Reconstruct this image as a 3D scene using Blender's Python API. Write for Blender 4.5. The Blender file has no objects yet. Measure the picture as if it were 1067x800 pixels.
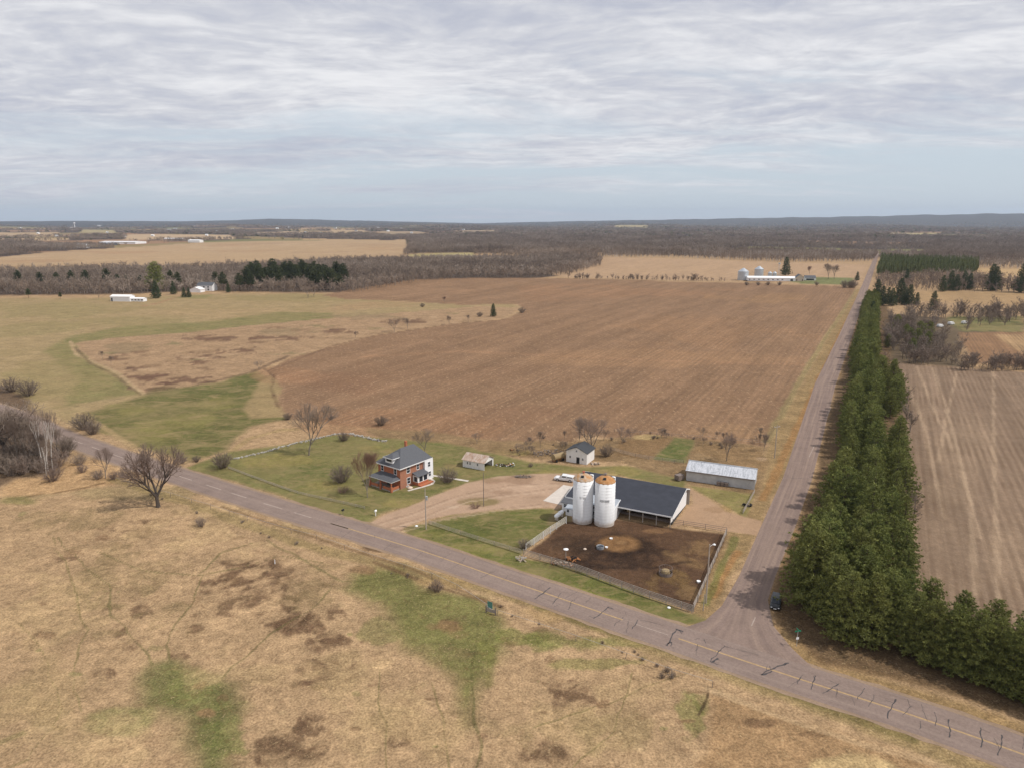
import bpy, math, random
import numpy as np
from mathutils import Vector, Matrix
R = math.radians
random.seed(7)
C = bpy.context.scene.collection

# ------------------------------------------------------------------ camera model (photo pixels 1067x800)
CAMH, F, CX, CY = 70.0, 740.0, 533.5, 400.0
PITCH = math.atan(170 / F)
CP, SP = math.cos(PITCH), math.sin(PITCH)

def sstep(a, b, x):
    t = np.clip((x - a) / (b - a), 0, 1)
    return t * t * (3 - 2 * t)

HPX = [-400, 0, 60, 200, 290, 400, 500, 560, 640, 700, 800, 880, 960, 1067, 1500]
HY = [231, 231, 230.6, 231, 228, 231, 234, 232, 230, 229, 227, 226, 224.3, 223, 226]
HAZ = [math.atan((p - CX) / 760) for p in HPX]
HZ = [70 + 16.0 * (230 - y) for y in HY]

def H(x, y):
    x = np.asarray(x, float); y = np.asarray(y, float)
    r = np.hypot(x, y)
    w = sstep(330, 700, r) * (1 - sstep(9000, 11000, r))
    h = w * (1.6 * np.sin(x / 137 + 1) * np.sin(y / 171) + 1.2 * np.sin((x + y) / 223))
    h = h + 4.5 * np.exp(-((x + 80) / 170) ** 2 - ((y - 850) / 110) ** 2)
    az = np.arctan2(x, y)
    prof = np.interp(az, HAZ, HZ)
    h = h + sstep(9000, 13500, r) * prof * (1 + .03 * np.sin(az * 90) + .02 * np.sin(az * 210))
    h = h + sstep(4500, 8500, r) * (1 - sstep(10000, 12000, r)) * np.maximum(0, 10 + 12 * np.sin(az * 23 + r / 2100))
    return h

def P(px, py, z=0.0):
    """photo pixel -> world point on the terrain (plus z)"""
    x = (px - CX) / F; y = -(py - CY) / F
    dx, dy, dz = x, CP + y * SP, -SP + y * CP
    h = 0.0
    for _ in range(14):
        t = (h + z - CAMH) / dz
        h = float(H(dx * t, dy * t))
    t = (h + z - CAMH) / dz
    return Vector((dx * t, dy * t, h))

def px2m(px, py):                      # metres per pixel at a ground pixel
    p = P(px, py)
    return math.hypot(p.x, math.hypot(p.y, CAMH)) / F

def lin(c):
    return tuple((v / 255 / 12.92) if v / 255 <= .04045 else ((v / 255 + .055) / 1.055) ** 2.4 for v in c)
KEXP = 1.3
def A(r, g, b):                        # seen colour -> albedo
    return tuple(v / KEXP for v in lin((r, g, b)))

# ------------------------------------------------------------------ numpy noise
_rng = np.random.RandomState(3)
_T = _rng.rand(256, 256)
def vn(x, y):
    xi = np.floor(x).astype(int); yi = np.floor(y).astype(int)
    fx = x - xi; fy = y - yi
    fx = fx * fx * (3 - 2 * fx); fy = fy * fy * (3 - 2 * fy)
    a = _T[xi & 255, yi & 255]; b = _T[(xi + 1) & 255, yi & 255]
    c = _T[xi & 255, (yi + 1) & 255]; d = _T[(xi + 1) & 255, (yi + 1) & 255]
    return (a * (1 - fx) + b * fx) * (1 - fy) + (c * (1 - fx) + d * fx) * fy
def fbm(x, y, s, o=4, seed=0):
    v = 0; a = .5; n = 0
    ca, sa = math.cos(.6), math.sin(.6)
    x = x / s + seed * 17.3; y = y / s - seed * 9.1
    for _ in range(o):
        v = v + a * vn(x, y); n += a; a *= .5
        x, y = (x * ca - y * sa) * 2.03 + 5.1, (x * sa + y * ca) * 2.03 - 3.7
    return v / n

# ------------------------------------------------------------------ object helpers
def tag(o, label=None, cat=None, group=None, kind=None):
    if label: o['label'] = label
    if cat: o['category'] = cat
    if group: o['group'] = group
    if kind: o['kind'] = kind
    return o

def empty(name, loc, rz=0.0, label=None, cat=None, group=None, scale=None):
    o = bpy.data.objects.new(name, None); C.objects.link(o)
    o.empty_display_size = .5
    o.location = loc; o.rotation_euler = (0, 0, rz)
    if scale: o.scale = (scale, scale, scale)
    return tag(o, label, cat, group)

class MB:
    def __init__(s): s.v = []; s.f = []; s.m = []; s.c = []; s.usecol = False
    def add(s, vs, fs, mi=0, col=None):
        b = len(s.v); s.v += [tuple(v) for v in vs]
        for f in fs:
            s.f.append(tuple(i + b for i in f)); s.m.append(mi)
            s.c.append(col if col is not None else 0.5)
        if col is not None: s.usecol = True
        return s
    def box(s, x0, x1, y0, y1, z0, z1, mi=0, M=None):
        vs = [Vector((x, y, z)) for z in (z0, z1) for y in (y0, y1) for x in (x0, x1)]
        if M: vs = [M @ v for v in vs]
        return s.add(vs, [(0, 2, 3, 1), (4, 5, 7, 6), (0, 1, 5, 4), (1, 3, 7, 5), (3, 2, 6, 7), (2, 0, 4, 6)], mi)
    def tube(s, p, q, r0, r1=None, n=6, mi=0, cap=True, col=None):
        p = Vector(p); q = Vector(q); r1 = r0 if r1 is None else r1
        d = (q - p)
        if d.length < 1e-6: return s
        d.normalize()
        a = d.orthogonal().normalized(); b = d.cross(a)
        vs = []
        for c, r in ((p, r0), (q, r1)):
            for k in range(n):
                t = 2 * math.pi * k / n
                vs.append(c + (a * math.cos(t) + b * math.sin(t)) * r)
        fs = [(k, (k + 1) % n, n + (k + 1) % n, n + k) for k in range(n)]
        if cap: fs += [tuple(range(n))[::-1], tuple(range(n, 2 * n))]
        return s.add(vs, fs, mi, col)
    def lathe(s, prof, n=24, mi=0, c=(0, 0, 0)):
        vs = []
        for r, z in prof:
            for k in range(n):
                t = 2 * math.pi * k / n
                vs.append((c[0] + r * math.cos(t), c[1] + r * math.sin(t), c[2] + z))
        fs = []
        for j in range(len(prof) - 1):
            for k in range(n):
                fs.append((j * n + k, j * n + (k + 1) % n, (j + 1) * n + (k + 1) % n, (j + 1) * n + k))
        return s.add(vs, fs, mi)
    def prism(s, poly, y0, y1, mi=0):          # poly in xz, extruded along y
        n = len(poly)
        vs = [(x, y0, z) for x, z in poly] + [(x, y1, z) for x, z in poly]
        fs = [tuple(range(n)), tuple(range(n, 2 * n))[::-1]] + [(k, n + k, n + (k + 1) % n, (k + 1) % n) for k in range(n)]
        return s.add(vs, fs, mi)
    def prismx(s, poly, x0, x1, mi=0):         # poly in yz, extruded along x
        n = len(poly)
        vs = [(x0, y, z) for y, z in poly] + [(x1, y, z) for y, z in poly]
        fs = [tuple(range(n))[::-1], tuple(range(n, 2 * n))] + [(k, (k + 1) % n, n + (k + 1) % n, n + k) for k in range(n)]
        return s.add(vs, fs, mi)
    def slab(s, quad, t=.12, mi=0):            # thick sheet under a planar polygon
        q = [Vector(v) for v in quad]; n = (q[1] - q[0]).cross(q[2] - q[0]).normalized()
        if n.z < 0: q = q[::-1]; n = -n
        k = len(q); vs = q + [v - n * t for v in q]
        fs = [tuple(range(k)), tuple(range(k, 2 * k))[::-1]] + [(i, i + k, (i + 1) % k + k, (i + 1) % k) for i in range(k)]
        return s.add(vs, fs, mi)
    def mesh(s, name, mats, smooth=False):
        me = bpy.data.meshes.new(name); me.from_pydata(s.v, [], s.f)
        if not isinstance(mats, (list, tuple)): mats = [mats]
        for m in mats: me.materials.append(m)
        me.polygons.foreach_set('material_index', s.m)
        if smooth: me.polygons.foreach_set('use_smooth', [True] * len(s.f))
        if s.usecol:
            a = me.attributes.new('tv', 'FLOAT', 'FACE'); a.data.foreach_set('value', s.c)
        me.update(); return me
    def obj(s, name, mats, parent=None, smooth=False):
        o = bpy.data.objects.new(name, s.mesh(name, mats, smooth)); C.objects.link(o)
        if parent: o.parent = parent
        return o

# ------------------------------------------------------------------ materials
class NT:
    def __init__(s, name):
        s.m = bpy.data.materials.new(name); s.m.use_nodes = True
        s.n = s.m.node_tree.nodes; s.l = s.m.node_tree.links
        s.b = s.n['Principled BSDF']; s.b.inputs['Specular IOR Level'].default_value = .25
        s.b.inputs['Roughness'].default_value = .85
    def new(s, t, **k):
        n = s.n.new(t)
        for a, v in k.items(): setattr(n, a, v)
        return n
    def inp(s, n, i, v):
        if hasattr(v, 'default_value') or isinstance(v, bpy.types.NodeSocket): s.l.new(v, n.inputs[i])
        else: n.inputs[i].default_value = v
    def math(s, op, a, b=0.0, clamp=False):
        n = s.new('ShaderNodeMath', operation=op, use_clamp=clamp); s.inp(n, 0, a); s.inp(n, 1, b); return n.outputs[0]
    def coord(s):
        return s.new('ShaderNodeTexCoord').outputs['Object']
    def mapping(s, vec, scale=(1, 1, 1), rot=(0, 0, 0)):
        n = s.new('ShaderNodeMapping'); s.l.new(vec, n.inputs[0])
        n.inputs['Scale'].default_value = scale; n.inputs['Rotation'].default_value = rot; return n.outputs[0]
    def noise(s, vec, scale, detail=4, rough=.55, dist=0.0):
        n = s.new('ShaderNodeTexNoise'); s.l.new(vec, n.inputs['Vector'])
        n.inputs['Scale'].default_value = scale; n.inputs['Detail'].default_value = detail
        n.inputs['Roughness'].default_value = rough; n.inputs['Distortion'].default_value = dist
        return n.outputs['Fac']
    def ramp(s, fac, stops):
        n = s.new('ShaderNodeValToRGB'); s.l.new(fac, n.inputs[0]); e = n.color_ramp.elements
        while len(e) < len(stops): e.new(.5)
        for k, (p, c) in enumerate(stops):
            e[k].position = p; e[k].color = (*c, 1) if len(c) == 3 else c
        return n.outputs[0]
    def mapr(s, v, a, b, c, d):
        n = s.new('ShaderNodeMapRange'); s.l.new(v, n.inputs[0])
        for i, q in enumerate((a, b, c, d)): n.inputs[i + 1].default_value = q
        return n.outputs[0]
    def mix(s, fac, a, b, mode='MIX'):
        n = s.new('ShaderNodeMix', data_type='RGBA', blend_type=mode)
        s.inp(n, 0, fac)
        for i, v in ((6, a), (7, b)):
            if isinstance(v, bpy.types.NodeSocket): s.l.new(v, n.inputs[i])
            else: n.inputs[i].default_value = (*v, 1)
        return n.outputs[2]
    def bump(s, h, strength, dist=.1):
        n = s.new('ShaderNodeBump'); n.inputs['Strength'].default_value = strength; n.inputs['Distance'].default_value = dist
        s.l.new(h, n.inputs['Height']); s.l.new(n.outputs[0], s.b.inputs['Normal'])
    def out(s, col):
        if isinstance(col, bpy.types.NodeSocket): s.l.new(col, s.b.inputs['Base Color'])
        else: s.b.inputs['Base Color'].default_value = (*col, 1)
        return s.m

def flat(name, col, var=.12, scale=1.5, rough=.8, metal=0.0, spec=.25, dirt=None):
    t = NT(name); t.b.inputs['Roughness'].default_value = rough; t.b.inputs['Metallic'].default_value = metal
    t.b.inputs['Specular IOR Level'].default_value = spec
    f = t.noise(t.coord(), scale, 5, .6)
    lo = tuple(v * (1 - var) for v in col); hi = tuple(min(1, v * (1 + var)) for v in col)
    c = t.ramp(f, [(.3, lo), (.7, hi)])
    if dirt:
        g = t.noise(t.mapping(t.coord(), (1.3, 1.3, .25)), 1.1, 5, .65)
        c = t.mix(t.mapr(g, .5, .75, 0, dirt[1]), c, dirt[0])
    return t.out(c)

SIDE = R(27.8)     # bearing of the side road
def land(name, mottle=.5, fine=.5, furrow=0.0, straw=0.0, greenmix=0.0, drymix=0.0, rows=0.0, rowop=.4, dryscale=1.0, fw=1.5, bump=.6, leaf=0.0, frot=None):
    t = NT(name); t.b.inputs['Roughness'].default_value = .95; t.b.inputs['Specular IOR Level'].default_value = .08
    at = t.new('ShaderNodeAttribute', attribute_name='tint').outputs['Color']
    co = t.coord()
    n1 = t.noise(co, 1 / 9, 5, .6, .6); n2 = t.noise(co, 1 / 1.6, 5, .65, .8); n3 = t.noise(co, 1 / .35, 3, .6)
    k1 = t.mapr(n1, .32, .68, 1 - .35 * mottle, 1 + .3 * mottle)
    k2 = t.mapr(n2, .3, .7, 1 - .55 * mottle, 1 + .45 * mottle)
    k3 = t.mapr(n3, .3, .7, 1 - .5 * fine, 1 + .5 * fine)
    k = t.math('MULTIPLY', t.math('MULTIPLY', k1, k2), k3)
    hgt = t.math('ADD', t.math('MULTIPLY', n2, 1.0), t.math('MULTIPLY', n3, .5))
    if furrow:
        rt = frot if frot is not None else SIDE
        st = t.mapping(co, (1, 1, 1), (0, 0, rt))
        fx = t.noise(t.mapping(st, (1 / fw, .012, 1)), 1, 3, .7, 0.0)
        fx2 = t.noise(t.mapping(st, (1 / (fw * 5), .004, 1)), 1, 2, .5, 0.0)
        k = t.math('MULTIPLY', k, t.mapr(fx, .3, .7, 1 - furrow, 1 + furrow))
        k = t.math('MULTIPLY', k, t.mapr(fx2, .3, .7, 1 - furrow * 1.0, 1 + furrow * 1.0))
        hgt = t.math('ADD', hgt, fx)
    kc = t.new('ShaderNodeCombineColor')
    for i in range(3): t.l.new(k, kc.inputs[i])
    c = t.mix(1.0, at, kc.outputs[0], 'MULTIPLY')
    if greenmix:
        g = t.noise(co, 1 / 2.7, 5, .7, 1.2)
        c = t.mix(t.mapr(g, .5, .68, 0, greenmix), c, A(112, 113, 66))
    if drymix:
        g = t.noise(t.mapping(co, (.6, 1, 1)), 1 / 3.4 / dryscale, 6, .75, 1.5)
        c = t.mix(t.mapr(g, .47, .66, 0, drymix), c, A(164, 141, 102))
        g = t.noise(t.mapping(co, (.5, 1, 1)), 1 / 14 / dryscale, 5, .6, 1.0)
        c = t.mix(t.mapr(g, .46, .66, 0, drymix * .7), c, A(150, 132, 92))
    if rows:
        wv = t.new('ShaderNodeTexWave', wave_type='BANDS', bands_direction='X'); t.l.new(t.mapping(co, (1, 1, 1), (0, 0, SIDE)), wv.inputs[0])
        wv.inputs['Scale'].default_value = .314 / rows; wv.inputs['Distortion'].default_value = 2.2; wv.inputs['Detail'].default_value = 3; wv.inputs['Detail Scale'].default_value = .12; wv.inputs['Detail Roughness'].default_value = .7
        msk = t.noise(co, 1 / 22, 3, .6)
        c = t.mix(t.math('MULTIPLY', t.mapr(wv.outputs[1], .2, .9, 0, 1), t.mapr(msk, .35, .65, .0, rowop)), c, A(112, 90, 72))
    if straw:
        s1 = t.noise(t.mapping(co, (1, .4, 1), (0, 0, SIDE)), 1 / 1.1, 5, .8, .6)
        c = t.mix(t.mapr(s1, .54, .66, 0, straw), c, A(205, 172, 135))
        s2 = t.noise(t.mapping(co, (1, .6, 1), (0, 0, SIDE + .5)), 1 / .8, 3, .7)
        c = t.mix(t.mapr(s2, .57, .7, 0, straw), c, A(96, 66, 46))
    if leaf:
        s1 = t.noise(co, 1 / 1.3, 5, .75, 2.2)
        c = t.mix(t.mapr(s1, .56, .68, 0, leaf * .8), c, A(112, 86, 60))
        s3 = t.noise(co, 1 / 5.5, 6, .8, 1.8)
        c = t.mix(t.mapr(s3, .54, .66, 0, leaf * .45), c, A(128, 98, 70))
        s2 = t.noise(t.mapping(co, (1, 1, 1), (0, 0, .7)), 1 / .9, 4, .75, 2.5)
        c = t.mix(t.mapr(s2, .58, .7, 0, leaf), c, A(212, 184, 140))
    t.bump(hgt, bump, .25)
    return t.out(c)

M = {}
M['grass'] = land('dry_grass', .6, .7, greenmix=.05, leaf=.75)
M['pasture'] = land('pasture', .5, .4, drymix=.75, bump=.3, dryscale=2.3)
M['lawn'] = land('lawn', .45, .45, bump=.4, drymix=.6)
M['plough'] = land('ploughed_soil', .3, .35, furrow=.14, straw=.62, fw=2.6, bump=.5, rows=2.6, rowop=.42)
M['stubble'] = land('corn_stubble', .25, .35, furrow=.16, straw=.15, fw=1.9, bump=.4, rows=1.9, rowop=.6)
M['meadow'] = land('wet_meadow', .5, .4, bump=.4, leaf=.4)
M['farland'] = land('far_land', .35, .3, furrow=.06, fw=6, bump=.1)
M['mud'] = land('yard_mud', .5, .5, bump=1.0, leaf=.18)
M['gravel'] = land('gravel', .2, .25, bump=.3)

# ------------------------------------------------------------------ land cover
radii = [.5, 8, 16, 24, 32, 40, 48, 54]
y = 1010.0
while True:
    ang = PITCH + math.atan((y - CY) / F)
    r = CAMH / math.tan(ang)
    if r > 16000 or ang <= 0: break
    radii.append(r)
    y -= 1.15 if r < 900 else (.8 if r < 4000 else .5)
    if y < 231: break
radii += [radii[-1] * 1.1, 15500, 17500]
radii = np.array(sorted(set(radii)))
fov = np.radians(np.arange(-38.5, 38.51, .092))
rest = np.radians(np.arange(43, 318, 5))
angs = np.concatenate([fov, rest])
NR, NA = len(radii), len(angs)
RR, AA = np.meshgrid(radii, angs, indexing='ij')
GX, GY = (RR * np.sin(AA)).ravel(), (RR * np.cos(AA)).ravel()
GZ = H(GX, GY)
GR = RR.ravel()

wxn = fbm(GX, GY, 9, 4, 1) - .5; wyn = fbm(GX, GY, 9, 4, 2) - .5
wxl = fbm(GX, GY, 45, 4, 5) - .5; wyl = fbm(GX, GY, 45, 4, 6) - .5

def seg_dist(x, y, pts, closed):
    d = np.full(x.shape, 1e9); n = len(pts); ins = np.zeros(x.shape, bool)
    for i in range(n if closed else n - 1):
        ax, ay = pts[i]; bx, by = pts[(i + 1) % n]
        vx, vy = bx - ax, by - ay; L = vx * vx + vy * vy + 1e-9
        t = np.clip(((x - ax) * vx + (y - ay) * vy) / L, 0, 1)
        d = np.minimum(d, np.hypot(x - ax - t * vx, y - ay - t * vy))
        if closed:
            c = ((ay > y) != (by > y)) & (x < (bx - ax) * (y - ay) / (by - ay + 1e-12) + ax)
            ins ^= c
    return np.where(ins, d, -d) if closed else d

def wpts(px): return [tuple(P(*q)[:2]) for q in px]

def inpoly(x, y, px): return seg_dist(np.asarray(x, float), np.asarray(y, float), wpts(px), True) > 0

TINT = np.zeros((len(GX), 3)); CLS = np.zeros(len(GX), int)
CLN = ['ground', 'pasture', 'lawn', 'ploughed_field', 'stubble_field', 'meadow', 'far_field', 'barnyard', 'driveway', 'woodland_floor', 'hills', 'verge']
CID = {n: i for i, n in enumerate(CLN)}
CM = {'ground': 'grass', 'pasture': 'pasture', 'lawn': 'lawn', 'ploughed_field': 'plough', 'stubble_field': 'stubble', 'meadow': 'meadow',
      'far_field': 'farland', 'barnyard': 'mud', 'driveway': 'gravel', 'woodland_floor': 'farland', 'hills': 'farland', 'verge': 'grass'}
TINT[:] = A(182, 151, 115)

def paint(px, col, soft=1.0, amp=1.0, cls=None, op=1.0, world=None, big=0.0):
    pts = world or wpts(px)
    xs = [p[0] for p in pts]; ys = [p[1] for p in pts]
    mg = 12 + soft * 2 + amp * 3 + big * 2 + 0.02 * max(abs(v) for v in ys)
    idx = np.where((GX > min(xs) - mg) & (GX < max(xs) + mg) & (GY > min(ys) - mg) & (GY < max(ys) + mg))[0]
    if not len(idx): return
    x = GX[idx]; y = GY[idx]
    d = seg_dist(x + wxn[idx] * amp * 2 + wxl[idx] * big * 2, y + wyn[idx] * amp * 2 + wyl[idx] * big * 2, pts, True)
    a = sstep(-soft, soft, d) * op
    TINT[idx] = TINT[idx] * (1 - a[:, None]) + np.array(col) * a[:, None]
    if cls is not None: CLS[idx[a > .5]] = CID[cls]

def line(px, w, col, op=.8, amp=.6, ragged=.5):
    pts = wpts(px); xs = [p[0] for p in pts]; ys = [p[1] for p in pts]; mg = w * 3 + amp * 3 + 2
    idx = np.where((GX > min(xs) - mg) & (GX < max(xs) + mg) & (GY > min(ys) - mg) & (GY < max(ys) + mg))[0]
    if not len(idx): return
    x = GX[idx]; y = GY[idx]
    d = seg_dist(x + wxn[idx] * amp * 2, y + wyn[idx] * amp * 2, pts, False)
    ww = w * (1 + ragged * (fbm(x, y, 5, 2, 9) - .5) * 2)
    a = (1 - sstep(ww * .35, ww * 1.0, d)) * op
    TINT[idx] = TINT[idx] * (1 - a[:, None]) + np.array(col) * a[:, None]

def blob(px, py, rx, ry, col, op=.8, rag=1.0, s=6, rot=0.0, cls=None, tex=0.0):
    """ragged patch; radii given in photo pixels, converted to metres on the ground"""
    c = P(px, py); a = P(px + rx, py); b = P(px, py - ry)
    RX = (a - c).length; RY = (b - c).length
    mg = max(RX, RY) * 1.9 + 2
    idx = np.where((abs(GX - c.x) < mg) & (abs(GY - c.y) < mg))[0]
    if not len(idx): return
    x = GX[idx] - c.x; y = GY[idx] - c.y
    ex = Vector((a.x - c.x, a.y - c.y)).normalized(); ey = Vector((b.x - c.x, b.y - c.y)).normalized()
    det = ex.x * ey.y - ex.y * ey.x
    u = (x * ey.y - y * ey.x) / det; v = (y * ex.x - x * ex.y) / det
    cr, sr = math.cos(rot), math.sin(rot)
    u, v = (u / RX * cr + v / RY * sr), (-u / RX * sr + v / RY * cr)
    d = np.hypot(u, v) + (fbm(GX[idx], GY[idx], s, 5, 11) - .5) * 2.2 * rag
    al = (1 - sstep(.55, 1.05, d)) * op
    if tex:
        X = GX[idx] + wxn[idx] * 7; Y = GY[idx] + wyn[idx] * 7
        al = al * ((1 - tex) + tex * sstep(.28, .60, fbm(X, Y, 1.7, 4, 14)))
    TINT[idx] = TINT[idx] * (1 - al[:, None]) + np.array(col) * al[:, None]
    if cls: CLS[idx[al > .5 * op]] = CID[cls]

# -- far country: patchwork laid out on the section grid
def far_type(x, y):
    u = x * math.sin(SIDE) + y * math.cos(SIDE); v = x * math.cos(SIDE) - y * math.sin(SIDE)
    n = fbm(x, y, 900, 3, 21) - .5; n2 = fbm(x, y, 900, 3, 22) - .5
    iu = np.floor((u + n * 500) / 330).astype(int); iv = np.floor((v + n2 * 500) / 430).astype(int)
    q = _T[(iu * 7 + 13) & 255, (iv * 11 + 5) & 255]
    az = np.degrees(np.arctan2(x, y)); r = np.hypot(x, y)
    pw = np.interp(az, [-40, -12, -4, 2, 40], [.40, .50, .78, .94, .94])
    return q, pw
farmask = GR > 1500
q, pw = far_type(GX, GY)
woodc = np.array(A(88, 74, 66)); cols = np.array([A(182, 152, 112), A(150, 130, 92), A(128, 122, 82), A(160, 126, 96)])
fi = (np.clip((q - pw) / (1 - pw + 1e-6), 0, .999) * 4).astype(int)
tf = cols[fi]; tf = np.where((q < pw)[:, None], woodc, tf)
w = sstep(1500, 1700, GR)[:, None]
TINT = TINT * (1 - w) + tf * w
CLS[farmask & (q < pw)] = CID['woodland_floor']; CLS[farmask & (q >= pw)] = CID['far_field']
hm = GR > 8500
TINT[hm] = np.array(A(82, 78, 74)) * (0.8 + .5 * fbm(GX[hm], GY[hm], 900, 4, 31))[:, None]
CLS[hm] = CID['hills']

WOODL = [(-40, 310), (0, 308), (120, 307), (210, 303), (300, 305), (370, 305), (400, 300), (440, 293), (480, 290.5), (560, 290), (600, 285), (626, 277), (620, 270), (560, 268), (500, 270), (440, 271), (400, 272), (330, 276), (250, 279), (200, 281), (120, 282), (0, 284), (-40, 284)]
WOODM = [(430, 263), (480, 262), (560, 262), (628, 269), (626, 276), (560, 268), (490, 263)]
WOODR = [(628, 266.5), (700, 267.5), (820, 273), (912, 272), (1120, 282), (1120, 236), (628, 238)]
PINEP = [(913, 289), (1018, 287), (1019, 274), (918, 272)]
PINEF = [(913, 303), (1000, 304), (1067, 306), (1067, 294), (1016, 290), (914, 291)]
SCRUB = [(913, 330), (940, 328), (1000, 332), (1067, 332), (1067, 345), (1008, 350), (1000, 365), (1010, 384), (930, 378), (915, 360)]
paint(WOODL, A(98, 82, 70), 8, 4, 'woodland_floor')
# tan fields
TAN = A(184, 155, 120)
FFAR = [(-60, 277), (0, 268), (60, 262), (130, 258), (200, 253.5), (300, 251), (423, 250), (425, 262), (415, 268), (200, 277), (100, 277), (0, 277)]
paint(FFAR, TAN, 6, 6, 'far_field')
paint([(423, 266), (440, 264), (493, 263.5), (496, 269), (440, 271)], A(176, 160, 112), 5, 4, 'far_field')
paint([(570, 285), (632, 268), (760, 271.5), (905, 276), (895, 298), (780, 293), (590, 289)], A(183, 152, 120), 5, 4, 'far_field')
paint([(800, 288), (890, 290), (888, 297), (835, 296)], A(118, 124, 78), 4, 2, 'far_field', .9)
paint([(930, 303), (1067, 305), (1120, 306), (1120, 320), (1067, 319), (950, 314)], A(172, 142, 104), 4, 3, 'far_field')
paint([(1010, 291), (1120, 292), (1120, 281), (1020, 280)], A(190, 158, 115), 4, 3, 'far_field')
paint(SCRUB, A(112, 96, 76), 4, 3, 'woodland_floor')
paint([(985, 330), (1067, 330), (1067, 346), (1000, 345)], A(120, 118, 76), 3, 3, 'pasture')
paint([(1000, 347), (1120, 345), (1120, 384), (1012, 378)], A(152, 118, 88), 2, 2, 'stubble_field')
paint([(1036, 349), (1120, 346), (1120, 374), (1067, 370)], A(178, 146, 108), 2, 2)
FF2 = [[(-10, 247), (60, 246), (62, 242), (-10, 242.5)], [(84, 242.5), (122, 243), (118, 240), (86, 239.5)], [(130, 250.5), (245, 249.5), (240, 245), (132, 244.5)], [(392, 246), (442, 246), (440, 241.5), (398, 241)], [(340, 243.5), (384, 243.5), (380, 240), (345, 240)],
       [(640, 238), (676, 238), (674, 235.8), (642, 235.8)], [(262, 244.5), (330, 244), (325, 241.5), (266, 242)], [(470, 243), (520, 242.5), (515, 240), (474, 240.2)], [(0, 252), (70, 250.5), (74, 248.5), (0, 249)], [(925, 246), (985, 246), (980, 243), (928, 243)]]
for k_, f_ in enumerate(FF2): paint(f_, A(*[(188, 160, 124), (176, 158, 116), (196, 168, 134), (170, 146, 116)][k_ % 4]), 12, 10, 'far_field')
# upper left pasture
paint([(-80, 316), (0, 311), (120, 311), (250, 306), (370, 307), (420, 303), (480, 302), (545, 320), (350, 332), (150, 420), (80, 445), (-80, 400)], A(167, 144, 106), 5, 3, 'pasture', big=3)
for b in [(60, 322, 70, 6), (300, 312, 80, 4), (150, 335, 60, 5), (40, 345, 40, 8)]:
    blob(*b, A(148, 134, 92), .6, 1.2, 40)
blob(250, 326, 110, 5, A(176, 148, 110), .5, .8, 40)
blob(400, 318, 60, 5, A(172, 140, 106), .7, .8, 40)
GRN = A(126, 121, 76)
paint([(48, 366), (72, 351), (130, 340), (210, 336), (290, 325), (345, 326), (350, 333), (262, 341), (200, 348), (110, 353), (78, 362), (102, 380), (148, 410), (60, 424), (85, 395)], GRN, 3, 3, 'pasture', .85, big=2)
blob(60, 400, 60, 22, A(142, 130, 86), .5, 1.2, 25)
line([(197, 305.5), (180, 311), (165, 316), (150, 319)], 3.0, A(166, 128, 98), .85, 1, .3)
blob(205, 309, 20, 2, A(126, 128, 80), .6, 1, 20)
# wet meadow
paint([(75, 358), (110, 353), (210, 345), (262, 339), (350, 331), (430, 325), (500, 319), (542, 322), (522, 332), (470, 338), (390, 349), (345, 361), (300, 373), (262, 387), (230, 397), (190, 404), (150, 411), (120, 387), (95, 375)], A(170, 140, 108), 1.5, 2, 'meadow')
for b in [(207, 374, 20, 5), (187, 396, 28, 5), (165, 404, 22, 4), (120, 372, 12, 3), (215, 352, 30, 2), (140, 385, 10, 3), (250, 366, 20, 3), (420, 335, 20, 2), (350, 345, 15, 2), (150, 392, 20, 2), (295, 352, 30, 2)]:
    blob(*b, A(112, 84, 68), .8, 1.7, 6)
for b in [(130, 362, 30, 5), (300, 345, 40, 4), (380, 330, 50, 3)]:
    blob(*b, A(140, 122, 92), .5, 1, 15)
line([(73, 356), (80, 370), (95, 376), (120, 387), (150, 411)], 1.6, A(188, 160, 124), .8)
line([(78, 362), (95, 379), (118, 390), (146, 411)], 1.2, A(95, 76, 60), .7)
line([(150, 411), (190, 405), (262, 388), (300, 371)], 1.8, A(105, 82, 66), .7)
# green pasture behind the road
paint([(82, 432), (150, 412), (230, 398), (268, 387), (290, 396), (286, 420), (302, 436), (262, 444), (236, 470), (200, 480), (160, 468), (100, 448)], A(108, 105, 62), 2.5, 2.5, 'pasture', big=1.5)
for b in [(210, 408, 50, 8, 0), (255, 395, 25, 8, 0)]: blob(*b[:4], A(98, 100, 58), .6, 1, 18)
for b in [(190, 440, 50, 9), (150, 452, 40, 6), (225, 420, 20, 5), (140, 425, 30, 5)]: blob(*b, A(140, 130, 78), .6, 1, 14)
paint([(268, 400), (292, 386), (300, 396), (290, 416), (300, 434), (262, 436), (250, 428)], A(168, 142, 104), 1.5, 2, 'pasture', .8)
line([(80, 430), (105, 443), (125, 456), (150, 470)], 1.6, A(186, 158, 116), .8)
line([(232, 476), (260, 457), (290, 448), (310, 447)], 2.0, A(176, 150, 106), .8)
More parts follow.
